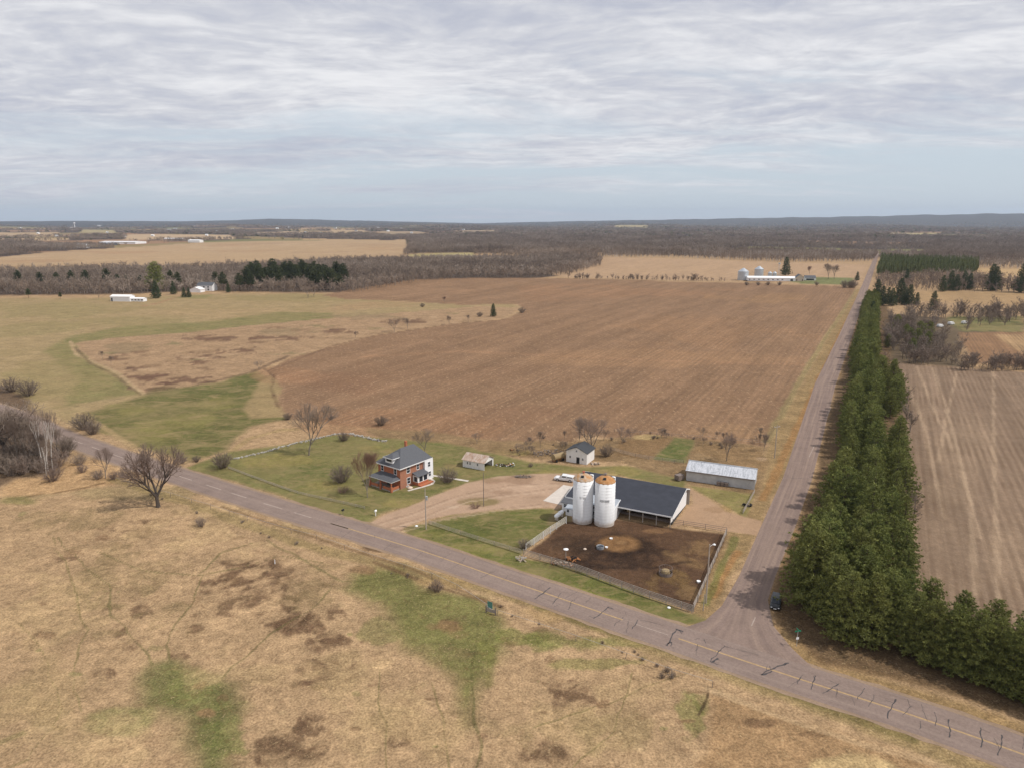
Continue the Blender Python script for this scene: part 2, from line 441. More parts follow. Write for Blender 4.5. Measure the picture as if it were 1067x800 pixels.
# big ploughed field
FIELD = [(893, 299.5), (880, 320), (836, 390), (800, 457), (796, 465), (760, 461), (700, 455), (640, 456), (610, 452), (590, 462), (520, 460), (440, 448), (380, 446), (300, 436), (289, 422), (294, 405), (280, 386), (300, 374), (345, 362), (390, 350), (470, 338), (525, 333), (547, 324), (540, 317), (480, 318), (420, 314), (360, 312), (335, 308), (372, 301), (430, 291.5), (480, 290), (560, 290), (640, 291.5), (780, 295)]
paint(FIELD, A(147, 116, 89), 2.0, 1.5, 'ploughed_field')
for b in [(650, 375, 150, 9, A(164, 128, 95)), (420, 440, 90, 12, A(156, 118, 87)), (350, 400, 50, 12, A(143, 108, 82)), (640, 305, 130, 7, A(160, 122, 91)), (430, 305, 60, 8, A(164, 130, 100)), (760, 450, 40, 9, A(166, 132, 98)), (480, 385, 120, 10, A(141, 110, 84)), (740, 340, 90, 14, A(160, 124, 92)), (560, 430, 60, 10, A(143, 110, 84)), (790, 310, 60, 6, A(166, 130, 94)), (640, 425, 60, 7, A(141, 110, 84)), (300, 390, 30, 10, A(160, 122, 91))]:
    blob(*b[:4], b[4], .6, 1.1, 40)
line([(380, 372), (480, 366), (600, 372), (720, 377), (840, 380)], 4, A(168, 130, 98), .6)
line([(290, 425), (283, 405), (286, 392), (275, 384)], 1.2, A(110, 84, 64), .7)
line([(280, 386), (345, 361), (390, 350), (470, 338), (525, 333)], 1.6, A(120, 92, 72), .7)
line([(893, 301), (836, 392), (800, 460)], 2.2, A(150, 132, 92), .9)
# scrub strip behind the farmstead
paint([(380, 446), (440, 449), (520, 459), (590, 462), (640, 455), (700, 455), (760, 461), (800, 466), (790, 520), (760, 512), (700, 500), (640, 480), (560, 478), (470, 470), (400, 458)], A(146, 120, 88), 1.5, 2, 'ground')
# right stubble field
paint([(930, 378), (1000, 383), (1120, 391), (1120, 722), (1067, 700), (1000, 672), (955, 652), (950, 600), (944, 540), (938, 480), (932, 420)], A(146, 123, 102), 1.6, 1.2, 'stubble_field')
for b in [(1000, 480, 40, 60), (1050, 560, 30, 40)]: blob(*b, A(158, 134, 110), .6, .9, 30)
for l in [[(972, 383), (990, 440), (1010, 520), (1018, 620)], [(998, 383), (985, 440), (978, 480)], [(1035, 386), (1036, 500), (1042, 640)], [(940, 385), (962, 440), (985, 540)], [(955, 382), (975, 430), (1000, 480), (1020, 560)]]:
    line(l, .9, A(186, 160, 132), .55, .25, .5)
# right of the side road: rusty needle litter under the pines
paint([(902, 303), (890, 345), (874, 397), (851, 490), (815, 585), (800, 625), (806, 655), (845, 690), (900, 702), (960, 712), (1067, 745), (1120, 762), (1120, 716), (950, 650), (943, 540), (934, 480), (925, 400), (918, 305)], A(148, 118, 84), 1.2, 1.2, 'verge')
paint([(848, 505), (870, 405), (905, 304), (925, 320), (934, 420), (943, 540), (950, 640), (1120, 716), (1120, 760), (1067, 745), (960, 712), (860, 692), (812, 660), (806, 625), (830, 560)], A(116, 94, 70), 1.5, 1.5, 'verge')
paint([(812, 655), (850, 690), (960, 718), (1120, 768), (1120, 800), (1067, 778), (960, 738), (860, 710), (815, 690)], A(160, 132, 92), 1.0, 1.5, 'verge', .9)
# left verge of the side road
paint([(893, 302), (904, 303), (876, 348), (852, 398), (818, 498), (796, 540), (762, 604), (735, 650), (705, 650), (722, 638), (757, 555), (790, 520), (800, 465), (840, 392)], A(156, 130, 92), 1.0, 1.2, 'verge')
line([(795, 520), (828, 450), (858, 385), (896, 305)], 1.6, A(160, 118, 74), .7)
line([(742, 620), (768, 575)], 1.5, A(164, 122, 78), .8)
line([(735, 628), (752, 592), (765, 560)], 1.2, A(112, 114, 62), .7)
# farmstead lawns
LAWN = A(122, 118, 72)
paint([(192, 488), (240, 470), (300, 462), (345, 453), (400, 456), (470, 462), (500, 470), (560, 482), (600, 486), (650, 485), (716, 500), (712, 512), (640, 492), (598, 500), (540, 496), (490, 500), (440, 521), (392, 540), (380, 548), (300, 520), (240, 500)], LAWN, 1.2, 1.8, 'lawn')
for b in [(300, 480, 50, 7), (340, 505, 40, 6), (420, 525, 40, 5), (380, 466, 20, 3), (590, 492, 30, 4), (530, 470, 20, 4), (640, 490, 30, 4)]: blob(*b, A(148, 134, 80), .65, 1, 7)
for b in [(480, 500, 30, 5), (330, 488, 40, 6), (455, 464, 20, 3), (540, 486, 25, 3), (440, 515, 25, 4)]: blob(*b, A(102, 106, 60), .6, 1, 7)
for b in [(560, 462, 60, 5), (520, 468, 25, 3), (400, 450, 30, 3)]: blob(*b, A(150, 124, 90), .7, 1, 8)
# garden plot
paint([(703, 456), (724, 458), (714, 482), (680, 478)], A(104, 108, 62), .8, .6, 'lawn')
paint([(646, 458), (700, 456), (680, 478), (640, 474)], A(140, 112, 80), .8, .8)
blob(672, 455, 18, 2.5, A(186, 160, 112), .8, .8, 5)
paint([(725, 462), (792, 466), (800, 480), (796, 492), (722, 470)], A(148, 120, 86), 1, 1)
blob(770, 470, 25, 4, A(124, 98, 72), .6, 1, 6); blob(795, 478, 8, 2, A(190, 160, 126), .7, .8, 5)
paint([(716, 505), (786, 515), (778, 540), (764, 532), (732, 514)], A(140, 130, 80), .7, .8, 'lawn')
blob(752, 530, 12, 6, A(150, 124, 78), .6, 1, 5)
# south lawn and front verge
paint([(420, 549), (470, 537), (520, 531), (575, 529), (592, 536), (548, 571), (540, 580), (600, 592), (722, 640), (742, 646), (700, 652), (620, 622), (560, 602), (480, 578), (425, 556)], A(108, 109, 60), .8, 1.0, 'lawn')
for b in [(450, 556, 25, 4), (500, 572, 40, 5)]: blob(*b, A(136, 130, 74), .7, 1, 5)
for b in [(510, 548, 40, 7), (640, 617, 50, 5), (700, 640, 25, 4)]: blob(*b, A(92, 98, 52), .6, .9, 6)
line([(430, 558), (500, 580), (560, 600), (640, 626), (700, 650)], .8, A(150, 142, 80), .7)
# gravel
GV = A(186, 156, 130)
paint([(376, 548), (392, 541), (440, 522), (488, 502), (520, 496), (556, 493), (600, 493), (610, 500), (592, 520), (592, 532), (570, 528), (520, 531), (475, 536), (440, 541), (420, 549), (410, 558), (392, 557)], GV, .5, .9, 'driveway')
blob(565, 510, 30, 8, A(198, 168, 142), .5, 1, 6); blob(535, 500, 25, 4, A(150, 120, 96), .6, 1, 5); blob(500, 522, 24, 4.5, A(140, 122, 84), .9, .5, 4)
blob(545, 496, 16, 2, A(120, 98, 82), .8, .8, 4); blob(515, 500, 20, 3, A(160, 132, 104), .6, 1, 4)
line([(440, 545), (500, 533), (575, 527)], .8, A(204, 170, 142), .6)
for l_ in [[(385, 548), (430, 534), (480, 515), (530, 505), (590, 503)], [(392, 553), (440, 538), (488, 520), (540, 513), (585, 508)], [(400, 556), (460, 540), (520, 530), (570, 524)]]:
    line(l_, .35, A(150, 124, 102), .55, .5, .8); line([(x_, y_ + 2.2) for x_, y_ in l_], .35, A(206, 178, 152), .5, .5, .8)
for l_ in [[(792, 548), (760, 545), (730, 535), (715, 530)], [(792, 553), (755, 549), (720, 540)]]: line(l_, .35, A(150, 122, 98), .6, .4, .8)
blob(470, 528, 12, 2, A(206, 180, 154), .6, 1, 3, tex=.5); blob(560, 518, 14, 3, A(164, 136, 112), .6, 1, 3, tex=.5); blob(525, 512, 16, 2.5, A(160, 130, 106), .6, 1, 3, tex=.6)
blob(400, 470, 22, 4, A(140, 122, 80), .5, 1, 5, tex=.5); blob(480, 485, 18, 3, A(140, 118, 84), .6, 1, 4, tex=.5); blob(610, 492, 24, 2.5, A(156, 130, 96), .7, 1, 4, tex=.5); blob(700, 500, 16, 3, A(146, 122, 86), .6, 1, 4, tex=.5)
paint([(718, 508), (735, 518), (756, 533), (792, 542), (790, 557), (757, 553), (712, 545), (700, 549), (706, 540), (720, 525)], A(182, 150, 120), .5, .9, 'driveway')
blob(740, 530, 14, 4, A(150, 120, 90), .5, 1, 4)
paint([(590, 526), (596, 545), (570, 548), (578, 530)], A(130, 116, 82), .6, .8, 'lawn')
# barnyard
paint([(551, 574), (590, 544), (640, 540), (700, 549), (757, 556), (741, 595), (722, 636), (640, 607)], A(98, 74, 56), .5, .6, 'barnyard')
blob(640, 573, 74, 14, A(58, 44, 36), .85, .9, 5, tex=.6); blob(630, 588, 50, 8, A(64, 49, 40), .6, 1.1, 4, tex=.7); blob(600, 566, 36, 12, A(70, 54, 42), .7, .9, 5, tex=.4)
blob(647, 567, 40, 15, A(54, 41, 34), .9, .35, 5); blob(647, 566, 27, 9.5, A(142, 107, 72), 1.0, .3, 4); blob(647, 565, 14, 4.8, A(108, 80, 54), .7, .4, 3); blob(647, 564.5, 8, 3, A(150, 116, 80), .8, .4, 3)
blob(722, 575, 26, 15, A(134, 106, 74), .75, 1.1, 5, tex=.6); blob(700, 605, 24, 11, A(128, 102, 66), .7, 1.1, 4, tex=.6); blob(620, 545, 40, 3, A(120, 92, 70), .5, .8, 5)
blob(715, 620, 16, 9, A(140, 112, 78), .6, 1, 4); blob(690, 553, 30, 3, A(138, 106, 76), .7, .8, 5); blob(580, 575, 16, 8, A(108, 82, 60), .5, 1, 4, tex=.5)
line([(640, 584), (680, 592), (720, 585)], .7, A(60, 46, 38), .6)
# -- foreground pasture
blob(110, 512, 120, 14, A(150, 132, 94), .6, 1, 20)
paint([(5, 508), (30, 492), (60, 484), (100, 478), (130, 492), (118, 505), (60, 514), (20, 517), (0, 516)], A(194, 158, 116), 1.2, 1.2, 'ground')
line([(0, 520), (30, 517), (80, 510), (120, 500), (140, 495)], .7, A(112, 86, 60), .8)
paint([(-30, 400), (0, 403), (22, 410), (48, 440), (62, 470), (60, 495), (20, 498), (-30, 520)], A(112, 92, 74), 2, 2, 'ground')
blob(15, 522, 26, 5, A(128, 122, 74), .7, .8, 8)
G1 = A(116, 112, 70)
paint([(150, 690), (172, 684), (205, 706), (240, 715), (250, 740), (236, 760), (246, 800), (220, 830), (205, 790), (190, 765), (172, 750), (140, 738), (132, 715)], G1, 2.2, 2.6, None, .95, big=.8)
blob(120, 755, 45, 18, A(140, 134, 84), .7, 1, 9); blob(210, 715, 45, 22, A(124, 124, 72), .6, 1, 6); blob(240, 770, 30, 20, A(116, 122, 66), .6, 1.1, 5)
blob(215, 742, 12, 5, A(160, 128, 92), .8, .8, 4)
paint([(372, 592), (420, 585), (450, 610), (500, 624), (520, 648), (520, 690), (505, 720), (500, 740), (492, 760), (480, 730), (478, 705), (445, 690), (420, 660), (400, 625), (370, 612)], A(116, 116, 66), 2.4, 2.6, None, .9, big=.8)
blob(465, 650, 22, 10, A(140, 108, 78), .75, .9, 6); blob(510, 690, 14, 28, A(122, 120, 66), .7, .8, 6); blob(385, 595, 26, 6, A(140, 108, 80), .7, .8, 5)
blob(600, 668, 70, 10, A(124, 124, 68), .7, 1.1, 6); blob(545, 665, 30, 12, A(118, 120, 64), .7, 1.1, 5); blob(640, 690, 60, 6, A(130, 126, 72), .6, 1.1, 5)
blob(720, 750, 14, 24, A(122, 124, 68), .6, 1.1, 4); blob(735, 730, 10, 14, A(120, 120, 64), .5, 1, 4); blob(395, 660, 18, 20, A(138, 132, 82), .6, 1.1, 5)
blob(360, 700, 40, 20, A(160, 136, 98), .5, 1, 8)
for b in [(275, 612, 56, 24), (255, 606, 30, 9), (332, 668, 34, 26), (320, 652, 30, 16), (300, 650, 18, 6), (322, 692, 22, 15), (310, 712, 11, 5), (135, 676, 14, 13), (122, 657, 12, 6), (112, 632, 12, 6), (152, 638, 12, 6), (65, 582, 18, 4), (112, 702, 13, 5), (195, 684, 14, 4.5), (140, 553, 30, 5), (158, 543, 20, 4), (216, 618, 14, 5), (105, 612, 12, 5), (300, 780, 30, 14), (325, 758, 18, 9), (290, 595, 30, 9), (400, 570, 18, 5), (585, 712, 20, 10), (600, 730, 22, 11), (470, 646, 14, 5), (560, 780, 28, 12), (350, 640, 20, 12), (370, 690, 12, 16), (205, 655, 12, 4), (330, 745, 24, 8), (410, 770, 16, 10), (235, 640, 16, 5)]:
    blob(*b, A(112, 87, 66), .82, 1.25, 4, tex=.85)
for b in [(60, 640, 60, 40), (200, 560, 80, 18), (400, 740, 60, 36), (250, 700, 50, 20), (600, 760, 50, 24), (90, 770, 60, 22), (240, 530, 50, 9), (660, 720, 40, 18)]:
    blob(*b, A(198, 168, 124), .5, 1.3, 6, tex=.5)
for b in [(120, 600, 60, 26), (70, 540, 50, 10), (330, 610, 50, 20), (470, 700, 40, 30), (160, 640, 50, 20), (520, 760, 40, 20), (40, 740, 40, 24)]:
    blob(*b, A(142, 122, 86), .5, 1.3, 5, tex=.7)
blob(560, 655, 18, 4, A(120, 92, 70), .5, 1, 4)
DK = A(104, 100, 60); PTH = A(122, 112, 70)
for l, w_ in [([(60, 560), (85, 590), (115, 610), (118, 640), (130, 660), (150, 678), (155, 692)], .55), ([(55, 560), (80, 620), (92, 655), (80, 680), (72, 715), (82, 740)], .45),
             ([(210, 600), (200, 625), (185, 645), (172, 670), (172, 690)], .55), ([(100, 575), (150, 595), (205, 600), (250, 590), (290, 580), (340, 585)], .5), ([(205, 598), (230, 575), (260, 565)], .8),
             ([(350, 612), (325, 632), (280, 660), (255, 685), (235, 706)], .6), ([(495, 650), (492, 690), (497, 730), (496, 770), (494, 815)], .7), ([(445, 700), (452, 735), (462, 760), (466, 800)], .45), ([(400, 600), (360, 605), (330, 590), (275, 562)], .9),
             ([(20, 650), (50, 680), (60, 740), (30, 800)], .3), ([(395, 700), (400, 760), (404, 815)], .4), ([(560, 760), (600, 740), (650, 725), (720, 700)], .4), ([(600, 800), (640, 760), (660, 700)], .3)]:
    line(l, w_ * .45, PTH if w_ < .5 else DK, .6, 1.3, .9)
blob(450, 760, 60, 26, A(170, 144, 104), .5, 1, 8); blob(60, 720, 60, 40, A(172, 146, 106), .5, 1, 12); blob(330, 545, 60, 12, A(160, 138, 96), .5, 1, 8)
blob(660, 760, 50, 30, A(152, 132, 92), .5, 1, 6)
paint([(735, 722), (800, 740), (900, 772), (1000, 805), (1010, 850), (700, 850), (740, 780)], A(170, 136, 98), 1, 1.4, None, .8)
blob(860, 802, 70, 16, A(204, 176, 128), .8, .8, 5); blob(790, 752, 34, 5, A(112, 86, 64), .7, 1, 3); blob(840, 765, 30, 4, A(116, 90, 66), .6, 1, 3)
line([(738, 716), (733, 730), (728, 745)], .3, A(84, 68, 50), .8)
line([(738, 718), (800, 742), (900, 776), (1040, 812)], 1.0, A(196, 166, 128), .6)
# south side verge of the county road
line([(120, 500), (200, 525), (300, 562), (430, 595), (560, 628), (700, 682), (850, 735), (1060, 815)], 2.6, A(150, 130, 88), .7)
line([(560, 632), (620, 652), (760, 700), (950, 770)], 1.4, A(120, 108, 66), .7)
line([(230, 528), (330, 560), (430, 592), (510, 628)], .8, A(112, 86, 62), .6)
line([(390, 585), (440, 605), (520, 632)], .8, A(116, 90, 66), .7)
blob(570, 642, 26, 10, A(184, 152, 108), .7, .9, 4); blob(470, 606, 40, 5, A(172, 144, 100), .7, .9, 5)

rq = random.Random(77)
for _ in range(70):                       # small tussock patches scattered through the near pasture
    a = rq.uniform(0, 760); lo = 520 + a * .26; b = rq.uniform(lo, 800)
    if b > 790 or (a > 560 and b < 650 + (a - 560) * .33): continue
    blob(a, b, rq.uniform(4, 11), rq.uniform(1.5, 4), rq.choice([A(124, 94, 70), A(132, 104, 76), A(146, 122, 84), A(132, 128, 78), A(192, 164, 124)]), rq.uniform(.35, .65), 1.6, 2.5)
for _ in range(40):
    a = rq.uniform(110, 480); b = 408 - (a - 110) * .2 - rq.uniform(0, 45)
    if inpoly([P(a, b).x], [P(a, b).y], [(80, 360), (110, 355), (350, 335), (520, 322), (470, 336), (300, 372), (150, 408)])[0]:
        blob(a, b, rq.uniform(5, 14), rq.uniform(.8, 1.8), rq.choice([A(126, 98, 76), A(140, 112, 86), A(186, 156, 122), A(136, 124, 88)]), rq.uniform(.4, .7), 1.6, 5)
for _ in range(30):
    a = rq.uniform(0, 420); b = rq.uniform(253, 274)
    if inpoly([P(a, b).x], [P(a, b).y], FFAR)[0]: blob(a, b, rq.uniform(20, 60), rq.uniform(.8, 2), rq.choice([A(168, 138, 108), A(196, 168, 134), A(176, 142, 108)]), .5, 1.2, 60)

# -- build the ground objects (one watertight sheet cut along the land-cover borders)
nfov = len(fov)
ii = np.arange(NR - 1)[:, None]; jj = np.arange(NA)[None, :]
a_ = (ii * NA + jj).ravel(); b_ = (ii * NA + (jj + 1) % NA).ravel(); c_ = b_ + NA; d_ = a_ + NA
Q = np.stack([a_, d_, c_, b_], 1)
fcls = CLS[Q[:, 0]]
from collections import OrderedDict
for ci, nm in enumerate(CLN):
    sel = Q[fcls == ci]
    if not len(sel): continue
    uq, inv = np.unique(sel.ravel(), return_inverse=True)
    me = bpy.data.meshes.new(nm)
    me.vertices.add(len(uq)); me.vertices.foreach_set('co', np.stack([GX[uq], GY[uq], GZ[uq]], 1).astype(np.float32).ravel())
    me.loops.add(len(inv)); me.loops.foreach_set('vertex_index', inv.astype(np.int32))
    me.polygons.add(len(sel)); me.polygons.foreach_set('loop_start', np.arange(0, len(inv), 4, dtype=np.int32))
    me.polygons.foreach_set('loop_total', np.full(len(sel), 4, np.int32))
    me.update(calc_edges=True)
    me.polygons.foreach_set('use_smooth', np.ones(len(sel), bool))
    at = me.attributes.new('tint', 'FLOAT_COLOR', 'POINT')
    at.data.foreach_set('color', np.concatenate([TINT[uq], np.ones((len(uq), 1))], 1).astype(np.float32).ravel())
    me.materials.append(M[CM[nm]]); me.validate()
    o = bpy.data.objects.new(nm, me); C.objects.link(o); tag(o, kind='structure')

# ------------------------------------------------------------------ roads
def asphalt(name, base, track, tscale=1.0):
    t = NT(name); t.b.inputs['Roughness'].default_value = .9; t.b.inputs['Specular IOR Level'].default_value = .1
    uv = t.new('ShaderNodeUVMap', uv_map='UVMap').outputs[0]; co = t.coord()
    n1 = t.noise(co, .25, 5, .6); n2 = t.noise(co, 2.2, 5, .7)
    sx = t.noise(t.mapping(uv, (7 * tscale, .02, 1)), 1, 4, .6)
    c = t.ramp(n1, [(.3, tuple(v * .86 for v in base)), (.7, tuple(v * 1.1 for v in base))])
    c = t.mix(t.mapr(sx, .42, .66, 0, .7), c, track)
    k = t.mapr(n2, .3, .7, .85, 1.15); kc = t.new('ShaderNodeCombineColor')
    for i in range(3): t.l.new(k, kc.inputs[i])
    c = t.mix(1.0, c, kc.outputs[0], 'MULTIPLY')
    n3 = t.noise(co, .9, 6, .8, 1.5)
    c = t.mix(t.mapr(n3, .60, .68, 0, .35), c, tuple(v * .6 for v in base))
    t.bump(n2, .3, .03)
    return t.out(c)
M['asph'] = asphalt('worn_asphalt', A(147, 128, 118), A(160, 141, 129))
M['asph2'] = asphalt('old_asphalt', A(143, 123, 113), A(170, 147, 131), 1.2)
M['shoulder'] = asphalt('gravel_shoulder', A(160, 136, 114), A(170, 146, 122))
M['yellow'] = flat('faded_yellow_paint', A(186, 156, 116), .2, 2.0)
M['cream'] = flat('faded_cream_paint', A(178, 160, 148), .2, 2.0)
M['tar'] = flat('crack_tar', A(84, 79, 79), .15, 2.0, .6)

def lift(r): return .02 + max(0, r - 200) * 1.0e-4

def catmull(pts, step):
    out = []; n = len(pts)
    for i in range(n - 1):
        p0 = pts[max(i - 1, 0)]; p1 = pts[i]; p2 = pts[i + 1]; p3 = pts[min(i + 2, n - 1)]
        L = (p2 - p1).length; k = max(1, int(L / step))
        for j in range(k):
            t = j / k
            out.append(.5 * ((2 * p1) + (p2 - p0) * t + (2 * p0 - 5 * p1 + 4 * p2 - p3) * t * t + (3 * p1 - p0 - 3 * p2 + p3) * t ** 3))
    out.append(pts[-1].copy()); return out

def strip_rows(name, rows, mat, z, uvw=1.0, parent=None, cols=2):
    """rows: list of (left Vector2, right Vector2)"""
    vs = []; uvs = []; s = 0; prev = None
    for l, r in rows:
        m = (l + r) / 2
        if prev is not None: s += (m - prev).length
        prev = m
        for k in range(cols):
            p = l.lerp(r, k / (cols - 1))
            vs.append((p.x, p.y, float(H(p.x, p.y)) + lift(math.hypot(p.x, p.y)) + z)); uvs.append((k / (cols - 1) * uvw, s))
    fs = []
    for i in range(len(rows) - 1):
        for k in range(cols - 1):
            a = i * cols + k; fs.append((a, a + 1, a + cols + 1, a + cols))
    me = bpy.data.meshes.new(name); me.from_pydata(vs, [], fs); me.materials.append(mat)
    u = me.uv_layers.new(name='UVMap')
    for lp in me.loops: u.data[lp.index].uv = uvs[lp.vertex_index]
    # make faces point up
    me.update()
    if me.polygons[0].normal.z < 0: me.flip_normals()
    o = bpy.data.objects.new(name, me); C.objects.link(o)
    if parent: o.parent = parent
    return o

def offset_rows(line_, a, b, jag=0):
    rows = []
    for i, p in enumerate(line_):
        q = line_[min(i + 1, len(line_) - 1)]; o = line_[max(i - 1, 0)]
        d = (q - o).normalized(); n = Vector((-d.y, d.x))
        ja = (random.random() - .5) * jag; jb = (random.random() - .5) * jag
        rows.append((p + n * (a + ja), p + n * (b + jb)))
    return rows

CRPX = [(-60, 412), (-20, 421), (27, 437), (56, 451), (99, 466.6), (148, 483.5), (200, 500), (262, 520), (324, 539), (370, 552.5), (431, 571), (480, 587.5), (520, 601.5), (569, 618), (637, 641.5), (707, 665), (760, 683), (840.5, 709.5), (928, 737.5), (1000, 762), (1064.5, 785), (1140, 812), (1260, 858)]
crl = catmull([P(*q).to_2d() for q in CRPX], 2.0)
sh = strip_rows('road_shoulder', offset_rows(crl, 5.1, -5.0, .5), M['shoulder'], .0, cols=3); tag(sh, kind='structure')
# side road
SL = [(690, 655), (712, 654), (735, 646), (752, 631), (770, 600), (793, 548), (816, 497), (849, 400), (862, 374), (874, 350), (885.5, 325), (895.5, 303), (900, 293), (906, 279), (910.5, 269), (913.5, 262)]
SRt = [(856, 704), (826, 676), (806, 652), (800, 625), (808, 600), (829, 548), (846, 500), (871, 400), (880, 374), (888, 350), (896, 325), (904, 303), (907.5, 293), (911.8, 279), (914.6, 269), (916.4, 262)]
lw = [P(*q).to_2d() for q in SL]; rw = [P(*q).to_2d() for q in SRt]
rows = []
for i in range(len(lw) - 1):
    k = max(2, int((lw[i + 1] - lw[i]).length / 5))
    for j in range(k):
        t = j / k; rows.append((lw[i].lerp(lw[i + 1], t), rw[i].lerp(rw[i + 1], t)))
rows.append((lw[-1], rw[-1]))
sr = strip_rows('side_road', rows, M['asph2'], .006, cols=5); tag(sr, kind='structure')
cr = strip_rows('county_road', offset_rows(crl, 4.15, -4.15, .12), M['asph'], .014, cols=5); tag(cr, kind='structure')
# centre line
def arc(line_):
    s = [0]
    for a, b in zip(line_, line_[1:]): s.append(s[-1] + (b - a).length)
    return s
S_ = arc(crl)
def piece(s0, s1): return [p for p, s in zip(crl, S_) if s0 <= s <= s1]
def s_at(px, py):
    q = P(px, py).to_2d(); return min(zip(S_, crl), key=lambda t: (t[1] - q).length)[0]
def centre(name, segs, mat, w=.12):
    mb = MB()
    for s0, s1 in segs:
        pc = piece(s0, s1)
        if len(pc) < 2: continue
        rr = offset_rows(pc, w, -w)
        for (a, b), (c, d) in zip(rr, rr[1:]):
            vs = [(p.x, p.y, float(H(p.x, p.y)) + lift(p.length) + .019) for p in (a, b, d, c)]
            mb.add(vs, [(0, 1, 2, 3)])
    return mb.obj(name, mat, cr)
sa, sb, sc, sd, se = s_at(56, 451), s_at(345, 545), s_at(645, 644), s_at(708, 665), s_at(1260, 858)
d0 = []
s = s_at(-60, 412)
while s < sb: d0.append((s, s + 9)); s += 12
centre('centre_line', d0, M['cream'], .15)
centre('centre_line', [(sb, sc), (sd, se)], M['yellow'], .17)
centre('faded_centre_line', [(sc + 1, sd - 1)], M['cream'], .08)
def crack(mb, a, b, w, seed):
    rg = random.Random(seed); a = a.copy(); b = b.copy(); n = max(4, int((b - a).length / .5)); pr = None
    d = (b - a).normalized(); nn = Vector((-d.y, d.x)); off = 0
    for i in range(n + 1):
        off += (rg.random() - .5) * .35; off *= .93
        p = a.lerp(b, i / n) + nn * off; ww = w * (.5 + rg.random())
        L, R_ = p + nn * ww / 2, p - nn * ww / 2
        if pr:
            vs = [(q.x, q.y, float(H(q.x, q.y)) + lift(q.length) + .024) for q in (pr[0], pr[1], R_, L)]
            mb.add(vs, [(0, 1, 2, 3)])
        pr = (L, R_)
        if rg.random() < .12 and w > .1:
            e = p + Vector((rg.uniform(-1, 1), rg.uniform(-1, 1))) * 1.0; crack(mb, p, e, w * .4, seed * 7 + i)
mb = MB()
CR = [(557.5, 624, 574, 612, .5), (575, 629, 583.5, 617, .35), (592.6, 635, 597, 625, .25), (618, 644, 636, 632.5, .5), (633, 632, 640, 634, .6), (659, 655, 666, 646, .35), (696, 671, 706, 656, .6), (704, 655, 712, 656, 1.1), (694, 672, 700, 669, .9), (793, 703, 822, 690.5, .7), (794, 703, 805, 699, .9), (845, 718, 847.5, 703, .35), (857, 722, 873, 711, .4), (893, 728, 899, 716, .3), (924, 748, 933, 728, .5),
      (959, 760, 962, 752, .2), (974, 756, 975, 742, .25), (989, 768, 991, 750, .4), (1021, 778, 1022.5, 758, .4), (1040, 787, 1043, 765, .4), (741, 690, 755, 673, .4), (755, 673, 790, 682, .25), (742, 690, 749, 686, .9), (733, 666, 736, 670, .4), (309, 535, 320, 531, .25), (500, 602, 512, 594, .2), (523, 606, 531, 600, .2), (470, 593, 483, 580, .12), (455, 586, 470, 575, .12), (940, 745, 950, 735, .2), (905, 736, 912, 724, .2), (870, 726, 872, 717, .25), (830, 712, 835, 702, .3), (725, 678, 728, 671, .2), (640, 652, 650, 643, .2), (667, 646, 690, 652, .2), (610, 628, 616, 622, .15), (400, 573, 408, 566, .2), (430, 583, 440, 574, .15), (355, 560, 366, 552, .2)]
for i, (a, b, c, d, w_) in enumerate(CR): crack(mb, P(a, b).to_2d(), P(c, d).to_2d(), w_ * .36, i)
rg = random.Random(5)
for i in range(34):                             # hairline transverse cracks all along
    s = rg.uniform(s_at(200, 500), s_at(1067, 786)); k = min(range(len(S_)), key=lambda t: abs(S_[t] - s)); p = crl[k]; d = (crl[min(k + 1, len(crl) - 1)] - crl[k - 1]).normalized(); n = Vector((-d.y, d.x))
    o = rg.uniform(-4, 2); crack(mb, p + n * o, p + n * (o + rg.uniform(1, 4)) + d * rg.uniform(-1.2, 1.2), .055, 100 + i)
mb.obj('crack_seal', M['tar'], cr)
mb = MB()
for i in range(26):
    t = rg.random() ** 1.3; k = int(20 + t * 90)
    if k >= len(rows): continue
    l, r = rows[k]; a = l.lerp(r, rg.uniform(0, .4)); b = l.lerp(r, rg.uniform(.6, 1)) + (r - l).orthogonal() * rg.uniform(-.2, .2)
    pr = []
    crack(mb, a, b, .06, 300 + i)
mb.obj('crack_seal', M['tar'], sr)
mb = MB()                                        # short faded centre dashes of the side road
for (a, b, c, d) in [(783, 652, 787, 643), (862, 433, 866, 424), (843, 476, 848, 465)]:
    p, q = P(a, b), P(c, d); dd = (q - p).normalized(); n = Vector((-dd.y, dd.x, 0)) * .11
    mb.add([v + Vector((0, 0, lift(v.length) + .03)) for v in (p + n, p - n, q - n, q + n)], [(0, 1, 2, 3)])
mb.obj('centre_line', M['cream'], sr)
# ------------------------------------------------------------------ trees
def foliage(name, c0, c1, c2=None, tr=.0):
    t = NT(name); t.b.inputs['Roughness'].default_value = .75; t.b.inputs['Specular IOR Level'].default_value = .15
    tv = t.new('ShaderNodeAttribute', attribute_name='tv').outputs['Fac']
    oi = t.new('ShaderNodeObjectInfo').outputs['Random']
    c = t.ramp(tv, [(0, c0), (1, c1)])
    c = t.mix(t.mapr(oi, 0, 1, 0, .75), c, c2 or c0)
    return t.out(c)
M['pine'] = foliage('pine_needles', (.066, .092, .029), (.255, .275, .078), (.205, .205, .062))
M['spruce'] = foliage('spruce_needles', (.055, .078, .038), (.11, .13, .055))
M['farpine'] = foliage('far_pine_needles', (.090, .11, .038), (.22, .225, .075))
M['pbark'] = flat('pine_bark', (.09, .065, .05), .3, 6)
M['bark'] = flat('grey_bark', (.21, .175, .145), .3, 5)
M['dbark'] = flat('dark_bark', (.075, .06, .05), .3, 5)
M['birch'] = flat('birch_bark', (.48, .44, .40), .2, 5)
